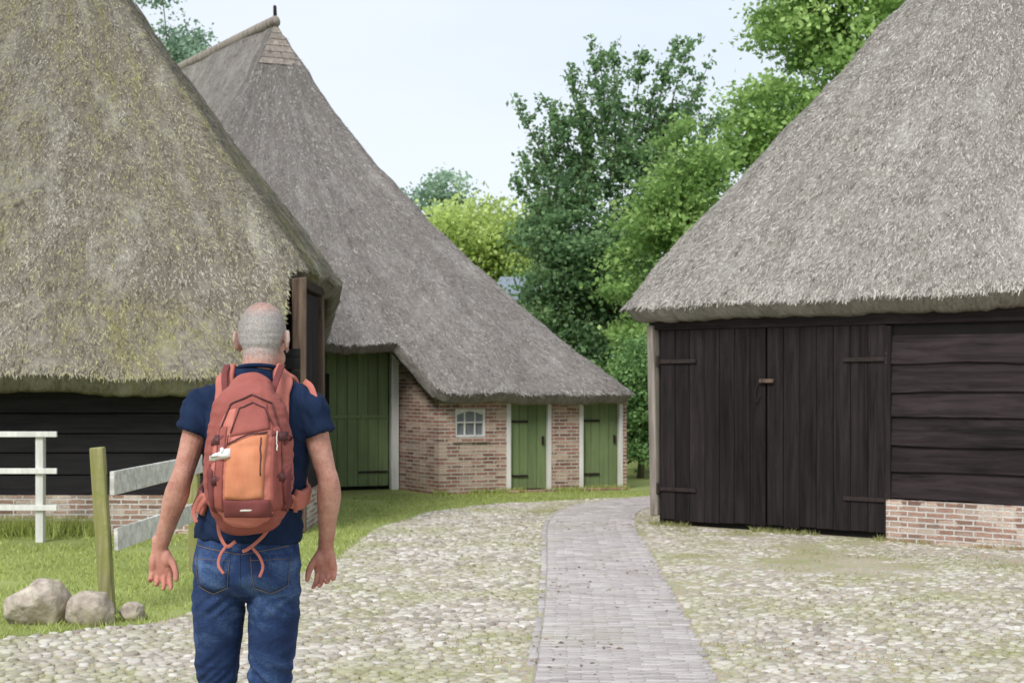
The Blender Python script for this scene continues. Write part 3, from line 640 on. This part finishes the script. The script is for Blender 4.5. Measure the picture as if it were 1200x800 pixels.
hh=np.array([4.2+1.3*noise.noise(Vector((x*.25,0,0)))+.8*noise.noise(Vector((x*.9,3,0))) for x in X]); Z=r.random(n)*hh
Yc=66+r.normal(0,1.5,n); P=np.stack([X,Yc,Z],-1)
o=leafmesh(P,np.full(n,.55),r,np.clip(r.normal(.45,.2,n),0,1),LEAF_L,None,'woodland'); tag(o,'far woodland edge closing the view behind the barns','woodland',None,'stuff')
hs=thing('distant_house','small distant house with blue grey slate roof behind the brick barn','house',(wx_(594,39),39,0))
m=MB(); m.box(-.4,.9,0,3,0,wz_(352,39)); obj('wall',m,RENDERW,hs)
za=wz_(352,39); zb=wz_(322,39); m=MB(); m.prism([(-.45,-.2,za),(1.0,-.2,za),(.7,1.5,zb),(-.2,1.5,zb)],(0,.01,.06)); m.prism([(-.45,3.2,za),(-.2,1.51,zb),(.7,1.51,zb),(1.0,3.2,za)],(0,.01,.06)); obj('roof',m,SLATE,hs)

# ------------------------------------------------------------ PERSON
PX,PY=-.849,4.72
def L(px,py,y=0.): 
    D=PY+y; return ((px-600)/1667*D-PX, y, 1.55-(py-450)/1667*D)
g=G('skin'); o=g.co(); a=g.noise(o,14,5,.65); b=g.noise(o,120,3,.6)
c=g.ramp(g.mix(.3,a,b),[(.3,S(158,104,90)),(.55,S(190,142,126)),(.75,S(212,170,154))])
sx=g.n('ShaderNodeSeparateXYZ',{0:o}); zf=g.math('DIVIDE',sx.outputs[2],2.)
c=g.mix(g.ramp(zf,[(.42,.5),(.53,0.)]),c,S(196,114,100))
yf=g.ramp(g.math('ADD',sx.outputs[1],.5),[(.50,1.),(.56,0.)])
c=g.mix(g.math('MULTIPLY',g.math('MULTIPLY',g.ramp(zf,[(.828,0.),(.846,.7)]),g.ramp(zf,[(.882,1.),(.905,.35)])),yf),c,S(176,162,156))
SKIN=g.done(c,.6,g.bump(b,.3,.003))
def mat_cloth(name,c1,c2,sc=12,weave=900,rough=.9,str_=.5):
    g=G(name); o=g.co(); a=g.noise(o,sc,5,.6); f_=g.noise(g.map(o,(1,1,.35)),9,4,.6,1.); c=g.ramp(g.mix(.5,a,f_),[(.3,c1),(.7,c2)])
    g.p.inputs['Specular IOR Level'].default_value=.15
    return g.done(c,rough,g.bump(g.noise(o,weave,2),.25,.001,g.bump(f_,str_,.02)))
NAVY=mat_cloth('navy_cotton',S(16,28,50),S(34,50,80))
g=G('denim'); o=g.co(); a=g.noise(o,6,5,.6); f_=g.noise(g.map(o,(6,6,14)),1,3,.55,1.2); w_=g.noise(o,420,2)
c=g.ramp(g.mix(.3,g.mix(.45,a,f_),w_),[(.36,S(20,32,60)),(.51,S(38,58,98)),(.66,S(92,118,156))]); DENIM=g.done(c,.9,g.bump(f_,.35,.015,g.bump(w_,.3,.001)))
PACK=mat_cloth('dusty_red_nylon',S(134,74,68),S(164,96,88),10,500,.8,.6)
PACKL=mat_cloth('coral_red_nylon',S(172,100,90),S(200,128,114),10,500,.8,.4)
PACKD=mat_cloth('maroon_nylon',S(102,54,54),S(130,74,72),10,500,.8,.5)
ORANGE=mat_cloth('muted_orange_nylon',S(186,112,80),S(212,144,110),10,500,.75,.5)
ZIP=mat_flat('dark_zip',S(68,36,38),S(94,54,54),200,.5); PALE=mat_flat('pale_print',S(200,196,190),S(220,216,210),80,.7); TISS=mat_flat('white_tissue_cloth',S(225,225,225),S(245,245,245),60,.9,.5)
SHOEM=mat_flat('brown_shoe_leather',S(84,66,52),S(110,88,70),30,.7); SOLE=mat_flat('shoe_sole',S(40,38,36),S(60,56,54),30,.8)
person=thing('person','walking hiker seen from behind in navy t-shirt and blue jeans wearing a red backpack','person',(PX,PY,0))
def remesh(mb,vox,it,disp=None):
    me=bpy.data.meshes.new('tmp'); me.from_pydata(mb.v,[],mb.f); o=bpy.data.objects.new('tmp',me); col.objects.link(o)
    m=o.modifiers.new('r','REMESH'); m.mode='VOXEL'; m.voxel_size=vox; m.adaptivity=0
    s_=o.modifiers.new('s','SMOOTH'); s_.factor=.5; s_.iterations=it
    dg=bpy.context.evaluated_depsgraph_get(); dg.update(); r=bpy.data.meshes.new_from_object(o.evaluated_get(dg)); bpy.data.objects.remove(o)
    if disp:
        no=[v.normal.copy() for v in r.vertices]
        for v,nn in zip(r.vertices,no): v.co+=nn*disp(v.co)
    r.polygons.foreach_set('use_smooth',[True]*len(r.polygons)); r.update(); return r
def mobj(name,me,mat,parent):
    me.name=name; me.materials.clear(); me.materials.append(mat); return link(bpy.data.objects.new(name,me),parent)
HX=.02; HT=1.822
def hand(mb,wr,d,s,sc=1.,curl=1.):
    d=Vector(d).normalized(); s=Vector(s); s=(s-d*s.dot(d)).normalized(); p=Vector((0,-1,0)); p=(p-d*p.dot(d)-s*p.dot(s)).normalized(); wr=Vector(wr)
    def K(v,a,b=None): return (*v,a*sc,(b or a)*sc)
    c=lambda a,b=0,e=0: wr+(d*a+s*b+p*e)*sc
    mb.limb([K(c(-.03),.028,.023),K(c(.0),.029,.021),K(c(.03,.002),.038,.019),K(c(.06,.002),.043,.017),K(c(.088,0),.041,.013)],ref=s,n=18,res=5)
    mb.ball(c(.035,.022,.010),(.019*sc,.017*sc,.03*sc)); mb.ball(c(.045,-.024,.008),(.015*sc,.013*sc,.032*sc))
    for off,ln2,r0,sp_,cu in ((.031,.074,.0092,.05,.24),(.0105,.083,.0096,.01,.33),(-.0105,.076,.0092,-.03,.42),(-.0305,.06,.0082,-.09,.48)):
        cu*=curl; q=c(.078,off,0); k=[K(q-d*.02*sc,r0),K(q,r0*1.02)]; ang=cu
        for fr,rr in ((.45,1.),(.31,.92),(.24,.78)):
            dd=(d*math.cos(ang)+p*math.sin(ang)+s*sp_).normalized(); q=q+dd*ln2*fr*sc; k.append(K(q,r0*rr)); ang+=cu*1.6
        mb.limb(k,ref=s,n=10,res=4)
    q=c(.018,.022,.006); k=[K(q,.015)]; 
    for dd,l_,rr in ((d*.80+s*.52+p*.30,.042,.0125),(d*.9+s*.30+p*.4,.034,.0108),(d*.98+s*.05+p*.4,.026,.0085)):
        q=q+dd.normalized()*l_*sc; k.append(K(q,rr))
    mb.limb(k,ref=s,n=10,res=4)
b=MB()
Rh=Matrix.Rotation(R(-9),4,'Z')
def H(x,y,z): q=Rh@Vector((x,y,0)); return (HX+q.x,.015+q.y,HT+z)
M3=Rh.to_3x3()
b.ball(H(0,-.005,-.093),(.076,.094,.093),M3,24); b.ball(H(0,-.03,-.11),(.070,.066,.078),M3,20); b.ball(H(0,.035,-.13),(.062,.062,.085),M3,20)
b.ball(H(0,.045,-.19),(.05,.05,.045),M3,16); b.ball(H(0,.075,-.215),(.026,.022,.02),M3); 
b.ball(H(0,.092,-.098),(.045,.012,.010),M3); b.limb([(*H(0,.09,-.11),.009,.009),(*H(0,.108,-.135),.011,.011),(*H(0,.112,-.150),.015,.011)],n=10,res=3)
b.ball(H(0,.090,-.178),(.024,.010,.006),M3); b.ball(H(0,.088,-.188),(.021,.010,.007),M3)
for s in (-1,1):
    b.ball(H(s*.045,.062,-.14),(.022,.022,.02),M3); b.ball(H(s*.052,.02,-.185),(.016,.035,.028),M3)
    Me=(Rh@Matrix.Rotation(R(s*34),4,'Z')@Matrix.Rotation(R(-8),4,'X')).to_3x3()
    b.ball(H(s*.083,-.004,-.125),(.0075,.020,.034),Me,16); b.ball(H(s*.093,-.018,-.115),(.0065,.006,.025),Me,12); b.ball(H(s*.081,.004,-.154),(.007,.009,.011),Me,12)
b.limb([(*H(0,-.02,-.12),.060,.062),(HX*.8,-.015,1.63,.057,.060),(HX*.5,-.02,1.57,.066,.062),(0,-.02,1.50,.10,.07)],ref=(1,0,0),n=20,res=5)
b.limb([(-.01,0,.95,.15,.10),(-.005,0,1.1,.148,.10),(0,0,1.25,.155,.10),(0,-.005,1.40,.168,.10),(0,-.01,1.48,.155,.085),(0,-.01,1.53,.10,.065)],ref=(1,0,0),n=24,res=5)
shL=(-.172,-.01,1.478); shR=(.176,-.01,1.474)
eL=L(211,566,-.07); wL=L(188,640,.0); eR=L(386,568,-.03); wR=L(382,640,.03)
def mid(a,b,f): return tuple(a[i]+(b[i]-a[i])*f for i in range(3))
for sh,e,w_,sg in ((shL,eL,wL,-1),(shR,eR,wR,1)):
    b.limb([(*mid((0,0,1.46),sh,.6),.05,.05),(*sh,.052,.054),(*mid(sh,e,.4),.042,.047),(*mid(sh,e,.8),.0345,.039),(*mid(sh,e,.97),.036,.039),(*mid(e,w_,.22),.040,.037),(*mid(e,w_,.6),.031,.029),(*w_,.025,.021)],ref=(1,0,0),n=18,res=6)
    hand(b,mid(e,w_,1.03),(.03 if sg<0 else 0.0,.02,-1),(-sg,.15,0),.95,1. if sg<0 else 1.25)
kneeL=(-.150,.10,.52); ankL=(-.15,.24,.10); kneeR=(.036,.05,.51); ankR=(.035,-.20,.13)
for hp,kn,an in (((-.11,0,.90),kneeL,ankL),((.06,0,.90),kneeR,ankR)):
    b.limb([(*hp,.075,.08),(*mid(hp,kn,.5),.062,.066),(*kn,.048,.052),(*mid(kn,an,.35),.046,.05),(*an,.032,.036)],n=14,res=5)
def dskin(p):
    v=Vector(p); return noise.noise(v*35)*.0012+noise.noise(Vector((v.x*60,v.y*60,v.z*12)))*.0012 if v.z<1.5 else 0
me=remesh(b,.0032,3,dskin); body=mobj('body',me,SKIN,person)
bvB=BVHTree.FromPolygons([v.co[:] for v in me.vertices],[p.vertices[:] for p in me.polygons])
r=np.random.default_rng(9); Vh=[];Th=[]
hc=Vector(H(0,-.01,-.10))
for i in range(85000):
    d=Vector(r.normal(size=3)).normalized(); ld=Rh.inverted()@d
    if ld.y>.6+.1*r.normal() and ld.z<.75: continue
    if d.z<-.80+.05*r.normal() : continue
    if ld.y>.15+.05*r.normal() and d.z<.05: continue
    if d.z>.55 and r.random()<min(.72,(d.z-.55)*2.6): continue
    if d.z<-.60 and r.random()<(-.60-d.z)*4: continue
    hit_=bvB.ray_cast(hc+d*.2,-d)
    if hit_[0] is None: continue
    p,nn=hit_[0],hit_[1]
    if abs(ld.x)>.85 and -.55<d.z<0.02 and ld.y>-.25: continue
    dn=Vector((r.normal()*.25,r.normal()*.25,-1)); dn=(dn-nn*dn.dot(nn)).normalized(); q=dn.cross(nn)*.0006; tp=p+dn*r.uniform(.005,.011)+nn*r.uniform(.0008,.003)
    Vh+=[tuple(p-q-nn*.001),tuple(p+q-nn*.001),tuple(tp)]; Th.append(r.random())
g=G('short_grey_hair'); t=g.tint(); HAIR=g.done(g.ramp(t,[(0,S(150,143,138)),(.5,S(194,188,184)),(1,S(228,225,222))]),.6)
fast('hair',Vh,np.arange(len(Vh)).reshape(-1,3),HAIR,person,Th)
for s in (-1,1):
    m=MB(); m.ball(H(s*.032,.072,-.118),(.0125,.0125,.0125),M3,12); e=obj('eye',m,PALE,person,True)
    m=MB(); m.ball(H(s*.0325,.0835,-.118),(.0045,.002,.0045),M3,10); obj('iris',m,IRON,e,True)
b=MB()
b.limb([(-.025,-.0,1.035,.180,.130),(-.022,-.0,1.09,.176,.128),(-.01,0,1.18,.170,.122),(0,-.002,1.28,.174,.122),(0,-.004,1.38,.184,.124),(0,-.008,1.45,.186,.116),(0,-.012,1.50,.168,.103),(.003,-.014,1.54,.128,.088),(.008,-.014,1.57,.088,.076),(.012,-.012,1.597,.068,.070)],ref=(1,0,0),n=32,res=6,cap=False)
for sh,e,sg in ((shL,eL,-1),(shR,eR,1)):
    en=mid(sh,e,.37)
    b.limb([(sg*.07,-.012,1.51,.066,.062),(*mid((sg*.07,-.012,1.51),sh,.6),.064,.066),(sh[0]+sg*.002,sh[1],sh[2]-.005,.066,.070),(*mid(sh,e,.2),.062,.068),(en[0]+sg*.006,en[1],en[2],.062,.069)],ref=(1,0,0),n=22,res=6,cap=False)
def dshirt(p):
    v=Vector(p); f=noise.noise(Vector((v.x*9,v.y*9,v.z*5)))*.007+noise.noise(Vector((v.x*22+v.z*14,v.y*20,v.z*16)))*.006
    if v.z<1.2: f+=noise.noise(Vector((v.x*10,v.y*10,v.z*40+v.x*25)))*.009
    if abs(v.x)>.14 and v.z>1.36: f+=noise.noise(Vector((v.x*50+v.z*30,v.y*12,v.z*18)))*.007
    return f
me=remesh(b,.006,5,dshirt); shirt=mobj('t_shirt',me,NAVY,person)
bvS=BVHTree.FromPolygons([v.co[:] for v in me.vertices],[p.vertices[:] for p in me.polygons])
m=MB(); K=[]
for i in range(25):
    a=2*math.pi*i/24; K.append((.013+.067*math.cos(a),-.013+.069*math.sin(a),1.600+.012*(-math.sin(a)) ,.007,.009))
m.limb(K,ref=(0,0,1),n=8,res=2,cap=False); obj('collar',m,NAVY,shirt,True)
b=MB()
b.limb([(-.026,0,1.06,.163,.112),(-.028,-.005,1.0,.172,.120),(-.028,-.012,.95,.180,.130),(-.028,-.008,.92,.168,.115),(-.028,0,.905,.13,.075)],ref=(1,0,0),n=30,res=5,pw=2.2)
b.ball((-.108,-.06,.935),(.075,.072,.082)); b.ball((.052,-.06,.935),(.075,.072,.082))
def leg(hp,kn,an):
    b.limb([(hp[0],hp[1],hp[2],.084,.10),(*mid(hp,kn,.25),.088,.098),(*mid(hp,kn,.55),.080,.090),(*mid(hp,kn,.85),.069,.078),(*kn,.065,.072),(*mid(kn,an,.3),.064,.072),(*mid(kn,an,.7),.060,.064),(*mid(kn,an,.95),.062,.066)],ref=(1,0,0),n=24,res=6,cap=True)
leg((-.122,-.005,.90),kneeL,ankL); leg((.067,-.005,.90),kneeR,ankR)
def djean(p):
    v=Vector(p); f=noise.noise(Vector((v.x*8,v.y*8,v.z*7)))*.005+noise.noise(Vector((v.x*10+3,v.y*12,v.z*24+v.x*20)))*.0035
    kz=math.exp(-((v.z-.55)/.09)**2)+.8*math.exp(-((v.z-.83)/.045)**2)+math.exp(-((v.z-.14)/.08)**2)
    f+=kz*(noise.noise(Vector((v.x*7,v.y*7,v.z*34+abs(v.x+.05)*30)))*.014); return f
me=remesh(b,.0055,5,djean); jeans=mobj('jeans',me,DENIM,person)
bvJ=BVHTree.FromPolygons([v.co[:] for v in me.vertices],[p.vertices[:] for p in me.polygons])
def hit(bv,x,z,y0=-1.5):
    h=bv.ray_cast(Vector((x,y0,z)),Vector((0,1,0))); return h if h[0] is not None else None
def patch(bv,fn,nu,nv,off,th=.006):
    m=MB(); Pf={};
    for i in range(nu+1):
        for j in range(nv+1):
            x,z=fn(i/nu,j/nv); h=hit(bv,x,z)
            if h is None: h=bv.find_nearest(Vector((x,-.3,z)))
            n_=h[1]; n_=n_ if n_.y<0 else -n_
            e=min(i,nu-i,j,nv-j); o_=off*(.55 if e==0 else 1)
            Pf[i,j]=(h[0]+n_*o_,h[0]-n_*.004)
    idx={};V=[]
    for k_,v in Pf.items(): idx[k_]=len(V); V.append(v[0])
    F=[(idx[i,j],idx[i+1,j],idx[i+1,j+1],idx[i,j+1]) for i in range(nu) for j in range(nv)]
    ring=[(i,0) for i in range(nu)]+[(nu,j) for j in range(nv)]+[(i,nv) for i in range(nu,0,-1)]+[(0,j) for j in range(nv,0,-1)]
    bb=[];
    for k_ in ring: bb.append(len(V)); V.append(Pf[k_][1])
    for q in range(len(ring)): F.append((bb[q],bb[(q+1)%len(ring)],idx[ring[(q+1)%len(ring)]],idx[ring[q]]))
    m.add(V,F); return m
def quad(a,b_,c,d,pt=0.,arch=0.):
    def fn(u,v):
        x=(a[0]*(1-u)+b_[0]*u)*(1-v)+(d[0]*(1-u)+c[0]*u)*v; z=(a[1]*(1-u)+b_[1]*u)*(1-v)+(d[1]*(1-u)+c[1]*u)*v
        z-=pt*(1-v)*(1-abs(2*u-1)); z+=arch*v*math.sin(math.pi*u); return x,z
    return fn
def line(bv,pts,r_,off=.001,n=10):
    m=MB(); K=[]
    for (x0,z0),(x1,z1) in zip(pts[:-1],pts[1:]):
        for q in range(n):
            x=x0+(x1-x0)*q/n; z=z0+(z1-z0)*q/n; h=hit(bv,x,z)
            if h: n_=h[1]; n_=n_ if n_.y<0 else -n_; K.append((*(h[0]+n_*off),r_,r_))
    m.limb(K,ref=(0,0,1) if abs(pts[-1][0]-pts[0][0])>abs(pts[-1][1]-pts[0][1]) else (1,0,0),n=6,res=1); return m
STITCH=mat_flat('tan_stitching',S(110,92,76),S(130,108,88),100,.8)
for cx0 in (-.118,.066):
    a=[(cx0-.050,.895),(cx0+.050,.895),(cx0+.060,.995),(cx0-.060,.995)]
    pk=obj('pocket',patch(bvJ,quad(*a,pt=.022),12,12,.004),DENIM,jeans,True)
    obj('stitching',line(bvJ,[(a[3][0],a[3][1]),(a[0][0],a[0][1]),(cx0,.874),(a[1][0],a[1][1]),(a[2][0],a[2][1])],.0008,.0050),STITCH,pk,True)
    obj('stitching',line(bvJ,[(a[3][0],.982),(a[2][0],.982)],.0008,.0050),STITCH,pk,True)
obj('back_seam',line(bvJ,[(-.027,1.03),(-.027,.88)],.002,.001),DENIM,jeans,True)
obj('yoke_seam',line(bvJ,[(-.19,1.025),(-.027,1.0),(.135,1.025)],.0013,.001),STITCH,jeans,True)
for an,rx_ in ((ankL,0),(ankR,R(22))):
    def sh_(p):
        q=Vector(p)
        if rx_: 
            piv=Vector((0,.17,0)); q=Matrix.Rotation(-rx_,4,'X')@(q-piv)+piv
        return (q.x+an[0],q.y+an[1],q.z)
    m=MB(); m.limb([(0,-.07,.055,.036,.05),(0,-.03,.07,.040,.062),(0,.05,.06,.044,.05),(0,.12,.045,.048,.036),(0,.175,.035,.042,.024),(0,.195,.032,.03,.016)],ref=(1,0,0),n=16,res=4)
    m.v=[sh_(p) for p in m.v]; s_=obj('shoe',m,SHOEM,person,True)
    m=MB(); P=[]
    for i in range(20):
        a=2*math.pi*i/20; P.append((.05*math.cos(a)*(1 if math.sin(a)>0 else .85),.06+.15*math.sin(a),0))
    m.prism(P,(0,0,.028)); m.v=[sh_(p) for p in m.v]; obj('sole',m,SOLE,s_)
# ------------------------------------------------------------ BACKPACK
BZ=1.12
bp=thing('backpack','dusty red hiking backpack with muted orange front pocket on the hiker\'s back','backpack',(PX,PY,BZ)); OF=(0,0,BZ)
cxp=.018
b=MB(); K=[]
for z,rx1,dep in ((1.126,.066,.10),(1.14,.104,.155),(1.17,.127,.195),(1.24,.138,.22),(1.32,.138,.215),(1.40,.131,.20),(1.46,.118,.175),(1.50,.100,.145),(1.53,.068,.11)):
    K.append((cxp,-.125-dep/2,z,rx1,dep/2))
b.limb(K,ref=(1,0,0),n=36,res=5,pw=2.7,cap=True)
def dpack(p): v=Vector(p); return noise.noise(v*9)*.008+noise.noise(Vector((v.x*24,v.y*20,v.z*30)))*.005+noise.noise(Vector((v.x*14+v.z*20,v.y*14,v.z*60)))*.003
me=remesh(b,.005,5,dpack)
bag=mobj('main_bag',me,PACK,bp)
b=MB(); K=[(cxp+.002,-.295,1.150,.080,.045),(cxp+.002,-.315,1.19,.098,.055),(cxp+.002,-.325,1.27,.103,.055),(cxp+.002,-.31,1.36,.096,.050),(cxp+.002,-.28,1.43,.082,.045),(cxp+.002,-.25,1.475,.060,.035)]
b.limb(K,ref=(1,0,0),n=30,res=5,pw=2.8,cap=True)
me=remesh(b,.005,4,dpack); fc=mobj('front_compartment',me,PACKL,bp)
V1=[v.co[:] for v in bag.data.vertices]; F1=[p.vertices[:] for p in bag.data.polygons]; V2=[v.co[:] for v in me.vertices]; F2=[tuple(i+len(V1) for i in p.vertices) for p in me.polygons]
bvP=BVHTree.FromPolygons(V1+V2,F1+F2)
for o_ in (bag,fc):
    for v in o_.data.vertices: v.co.z-=BZ
def po(name,m,mat,par=bp,sm=True,bev=0): return obj(name,m,mat,par,sm,bev,OF)
def B(px,py,D=4.36): return ((px-600)/1667*D-PX,1.55-(py-450)/1667*D)
pk=po('front_pocket',patch(bvP,quad(B(264,583),B(308,583),B(312,508),B(267,522),pt=.006,arch=.006),16,20,.009),ORANGE)
po('pocket_zip',line(bvP,[B(267,521),B(290,511),B(312,507)],.0030,.010),ZIP,pk)
po('pocket_zip',line(bvP,[B(305,515),B(306,560)],.0020,.011),ZIP,pk)
po('lower_panel',patch(bvP,quad(B(262,606),B(316,606),B(316,585),B(262,585)),14,6,.006),PACKD)
po('upper_panel',patch(bvP,quad(B(268,512),B(314,503),B(308,474),B(274,474),arch=.010),14,12,.005),PACK)
po('side_panel',patch(bvP,quad(B(251,598),B(261,600),B(264,500),B(254,500)),6,18,.005),PACK)
po('side_panel',patch(bvP,quad(B(317,600),B(328,598),B(325,500),B(317,500)),6,18,.005),PACK)
po('side_pocket',patch(bvP,quad(B(244,600),B(251,602),B(250,552),B(243,545)),6,10,.010),PACKD)
po('side_pocket',patch(bvP,quad(B(328,602),B(334,600),B(335,545),B(329,552)),6,10,.010),PACKD)
po('main_zip',line(bvP,[B(253,560),B(256,505),B(266,474),B(290,463),B(313,473),B(324,505),B(327,560)],.0028,.003),ZIP)
po('main_zip',line(bvP,[B(269,508),B(277,480),B(292,473),B(306,479),B(315,500)],.0022,.007),ZIP)
for (x0,y0,x1,y1) in ((244,520,262,512),(316,508,336,516),(243,566,260,560),(320,558,336,562)):
    st=po('compression_strap',patch(bvP,quad(B(x0,y0+3),B(x1,y1+3),B(x1,y1-3),B(x0,y0-3)),8,2,.007),PACKD)
    xm,ym=(x0+x1)/2,(y0+y1)/2; po('buckle',patch(bvP,quad(B(xm-4,ym+5),B(xm+4,ym+5),B(xm+4,ym-5),B(xm-4,ym-5)),2,2,.012),ZIP,st)
po('logo_patch',patch(bvP,quad(B(281,599),B(297,599),B(297,595),B(281,595)),6,2,.008),PALE)
po('zip_pull',line(bvP,[B(320,507),B(319,530)],.0020,.010),PALE)
po('zip_pull',line(bvP,[B(268,512),B(266,526)],.0022,.012),ZIP)
m=MB(); K=[]
for i in range(9): a=math.pi*i/8; K.append((cxp-.030*math.cos(a)+.0,-.16-.02*math.sin(a),1.525+.045*math.sin(a),.007,.004))
m.limb(K,ref=(0,1,0),n=8,res=3); po('haul_loop',m,PACKD)
m=patch(bvP,quad(B(247,541),B(272,536),B(271,527),B(249,533)),8,4,.02)
for i,p in enumerate(m.v): q=Vector(p); m.v[i]=tuple(q+Vector((0,-1,.3))*abs(noise.noise(q*70))*.014)
m.ball((B(262,527)[0],-.385,B(262,527)[1]),(.007,.006,.010),n=8); po('white_tissue',m,TISS)
def ribbon(pts,wd,th,snap=True,res=8,bv=bvS,off=.010):
    K=[Vector(p) for p in pts]; K=[2*K[0]-K[1]]+K+[2*K[-1]-K[-2]]; P=[]
    for i in range(1,len(K)-2):
        for j in range(res):
            u=j/res; a,b_,c,d=K[i-1:i+3]; P.append(.5*((2*b_)+(c-a)*u+(2*a-5*b_+4*c-d)*u*u+(3*b_-a-3*c+d)*u**3))
    P.append(K[-2]); N=[]
    Q=[]
    for p in P:
        if snap:
            h=bv.find_nearest(p); n_=h[1]; Q.append(h[0]+n_*off); N.append(n_)
        else: Q.append(p); N.append(None)
    for _ in range(3):
        if snap: N=[(N[max(i-1,0)]+N[i]*2+N[min(i+1,len(N)-1)]).normalized() for i in range(len(N))]; Q=[Q[0]]+[(Q[i-1]+Q[i]*2+Q[i+1])/4 for i in range(1,len(Q)-1)]+[Q[-1]]
    m=MB(); V=[];F=[]
    for i,p in enumerate(Q):
        T=(Q[min(i+1,len(Q)-1)]-Q[max(i-1,0)]).normalized(); n_=N[i] if N[i] else Vector((0,-1,0)); w_=T.cross(n_)
        if w_.length<.01: w_=Vector((1,0,0))
        w_.normalize(); n_=w_.cross(T)
        for (a,b2) in ((-.5,-.5),(-.5,.3),(-.4,.5),(.4,.5),(.5,.3),(.5,-.5)): V.append(p+w_*a*wd+n_*b2*th)
        if i:
            k_=(i-1)*6
            for q in range(6): F.append((k_+q,k_+(q+1)%6,k_+6+(q+1)%6,k_+6+q))
    F.append(tuple(range(5,-1,-1))); k_=len(V)-6; F.append(tuple(range(k_,k_+6))); m.add(V,F); return m
for s in (-1,1):
    xo=.098
    pts=[(cxp*.5+s*.088,-.13,1.43),(cxp*.5+s*.094,-.13,1.50),(s*xo+.008,-.08,1.575),(s*(xo+.002)+.004,.0,1.60),(s*(xo+.010),.07,1.55),(s*(xo+.02),.14,1.45),(s*(xo+.03),.15,1.33),(s*.16,.10,1.22),(s*.19,-.02,1.17),(s*.165,-.12,1.16)]
    st=po('shoulder_strap',ribbon(pts,.064,.018,off=.012),PACKL)
    po('strap_webbing',ribbon([(cxp*.5+s*.070,-.20,1.50),(s*.086+.005,-.12,1.575),(s*.09+.005,-.06,1.612)],.02,.006,False),PACKD,st)
po('strap_adjuster',ribbon([L(357,447,-.02),L(364,453,-.04),L(369,466,-.05)],.02,.008,False),PACKL)
def tail(pts,wd=.011): return ribbon([L(px,py,y) for px,py,y in pts],wd,.003,False)
po('hip_belt',tail([(246,585,-.17),(238,580,-.14),(231,588,-.12),(227,600,-.115),(230,612,-.12)],.013),PACKL)
po('hip_belt',tail([(336,585,-.17),(343,582,-.14),(347,590,-.12),(346,600,-.115)],.013),PACKL)
po('hanging_strap',tail([(262,596,-.25),(256,612,-.19),(258,628,-.155),(266,640,-.155),(276,634,-.16)]),PACKL)
po('hanging_strap',tail([(266,638,-.155),(258,650,-.16),(256,662,-.165),(262,672,-.165)],.009),PACKL)
po('hanging_strap',tail([(326,592,-.24),(320,610,-.19),(308,628,-.165),(292,642,-.165),(284,646,-.165)]),PACKL)
po('hanging_strap',tail([(296,642,-.165),(304,652,-.17),(308,664,-.17),(304,676,-.17)],.009),PACKL)
po('hanging_strap',tail([(256,612,-.2),(275,625,-.175),(300,622,-.175),(320,606,-.2)],.009),PACKD)

# ------------------------------------------------------------ LIGHT, SKY, CAMERA
wd=bpy.data.worlds.new('World'); scn.world=wd; wd.use_nodes=True; t=wd.node_tree; t.nodes.clear()
out=t.nodes.new('ShaderNodeOutputWorld'); bg=t.nodes.new('ShaderNodeBackground'); sky=t.nodes.new('ShaderNodeTexSky')
sky.sky_type='NISHITA'; sky.sun_disc=False; sdir=Vector((-.36,-.70,.76)).normalized()
sky.sun_elevation=math.asin(sdir.z); sky.sun_rotation=math.atan2(sdir.x,sdir.y)%(2*math.pi)
tc=t.nodes.new('ShaderNodeTexCoord'); mp=t.nodes.new('ShaderNodeMapping'); mp.inputs['Scale'].default_value=(1,1,3.5)
nz_=t.nodes.new('ShaderNodeTexNoise'); nz_.inputs['Scale'].default_value=1.6; nz_.inputs['Detail'].default_value=5
rp=t.nodes.new('ShaderNodeValToRGB'); rp.color_ramp.elements[0].position=.32; rp.color_ramp.elements[0].color=(6.0,6.9,8.0,1); rp.color_ramp.elements[1].position=.68; rp.color_ramp.elements[1].color=(7.5,8.0,8.6,1)
mx=t.nodes.new('ShaderNodeMixRGB'); mx.inputs[0].default_value=.88
t.links.new(tc.outputs['Generated'],mp.inputs[0]); t.links.new(mp.outputs[0],nz_.inputs[0]); t.links.new(nz_.outputs[0],rp.inputs[0])
t.links.new(sky.outputs[0],mx.inputs[1]); t.links.new(rp.outputs[0],mx.inputs[2]); t.links.new(mx.outputs[0],bg.inputs[0]); bg.inputs[1].default_value=.128
t.links.new(bg.outputs[0],out.inputs[0])
sl=bpy.data.lights.new('sun','SUN'); sl.energy=3.1; sl.angle=R(24); sl.color=(1,.97,.93); so=bpy.data.objects.new('sun',sl); col.objects.link(so); so.rotation_euler=(-sdir).to_track_quat('-Z','Y').to_euler(); so.location=(0,0,20)
cd=bpy.data.cameras.new('camera'); co_=bpy.data.objects.new('camera',cd); col.objects.link(co_); co_.location=(0,0,1.55); co_.rotation_euler=(R(90),0,0)
cd.lens=50; cd.sensor_width=36; cd.shift_y=50/1200; cd.clip_end=1500; cd.clip_start=.05
cd.dof.use_dof=True; cd.dof.focus_distance=4.6; cd.dof.aperture_fstop=9
scn.camera=co_
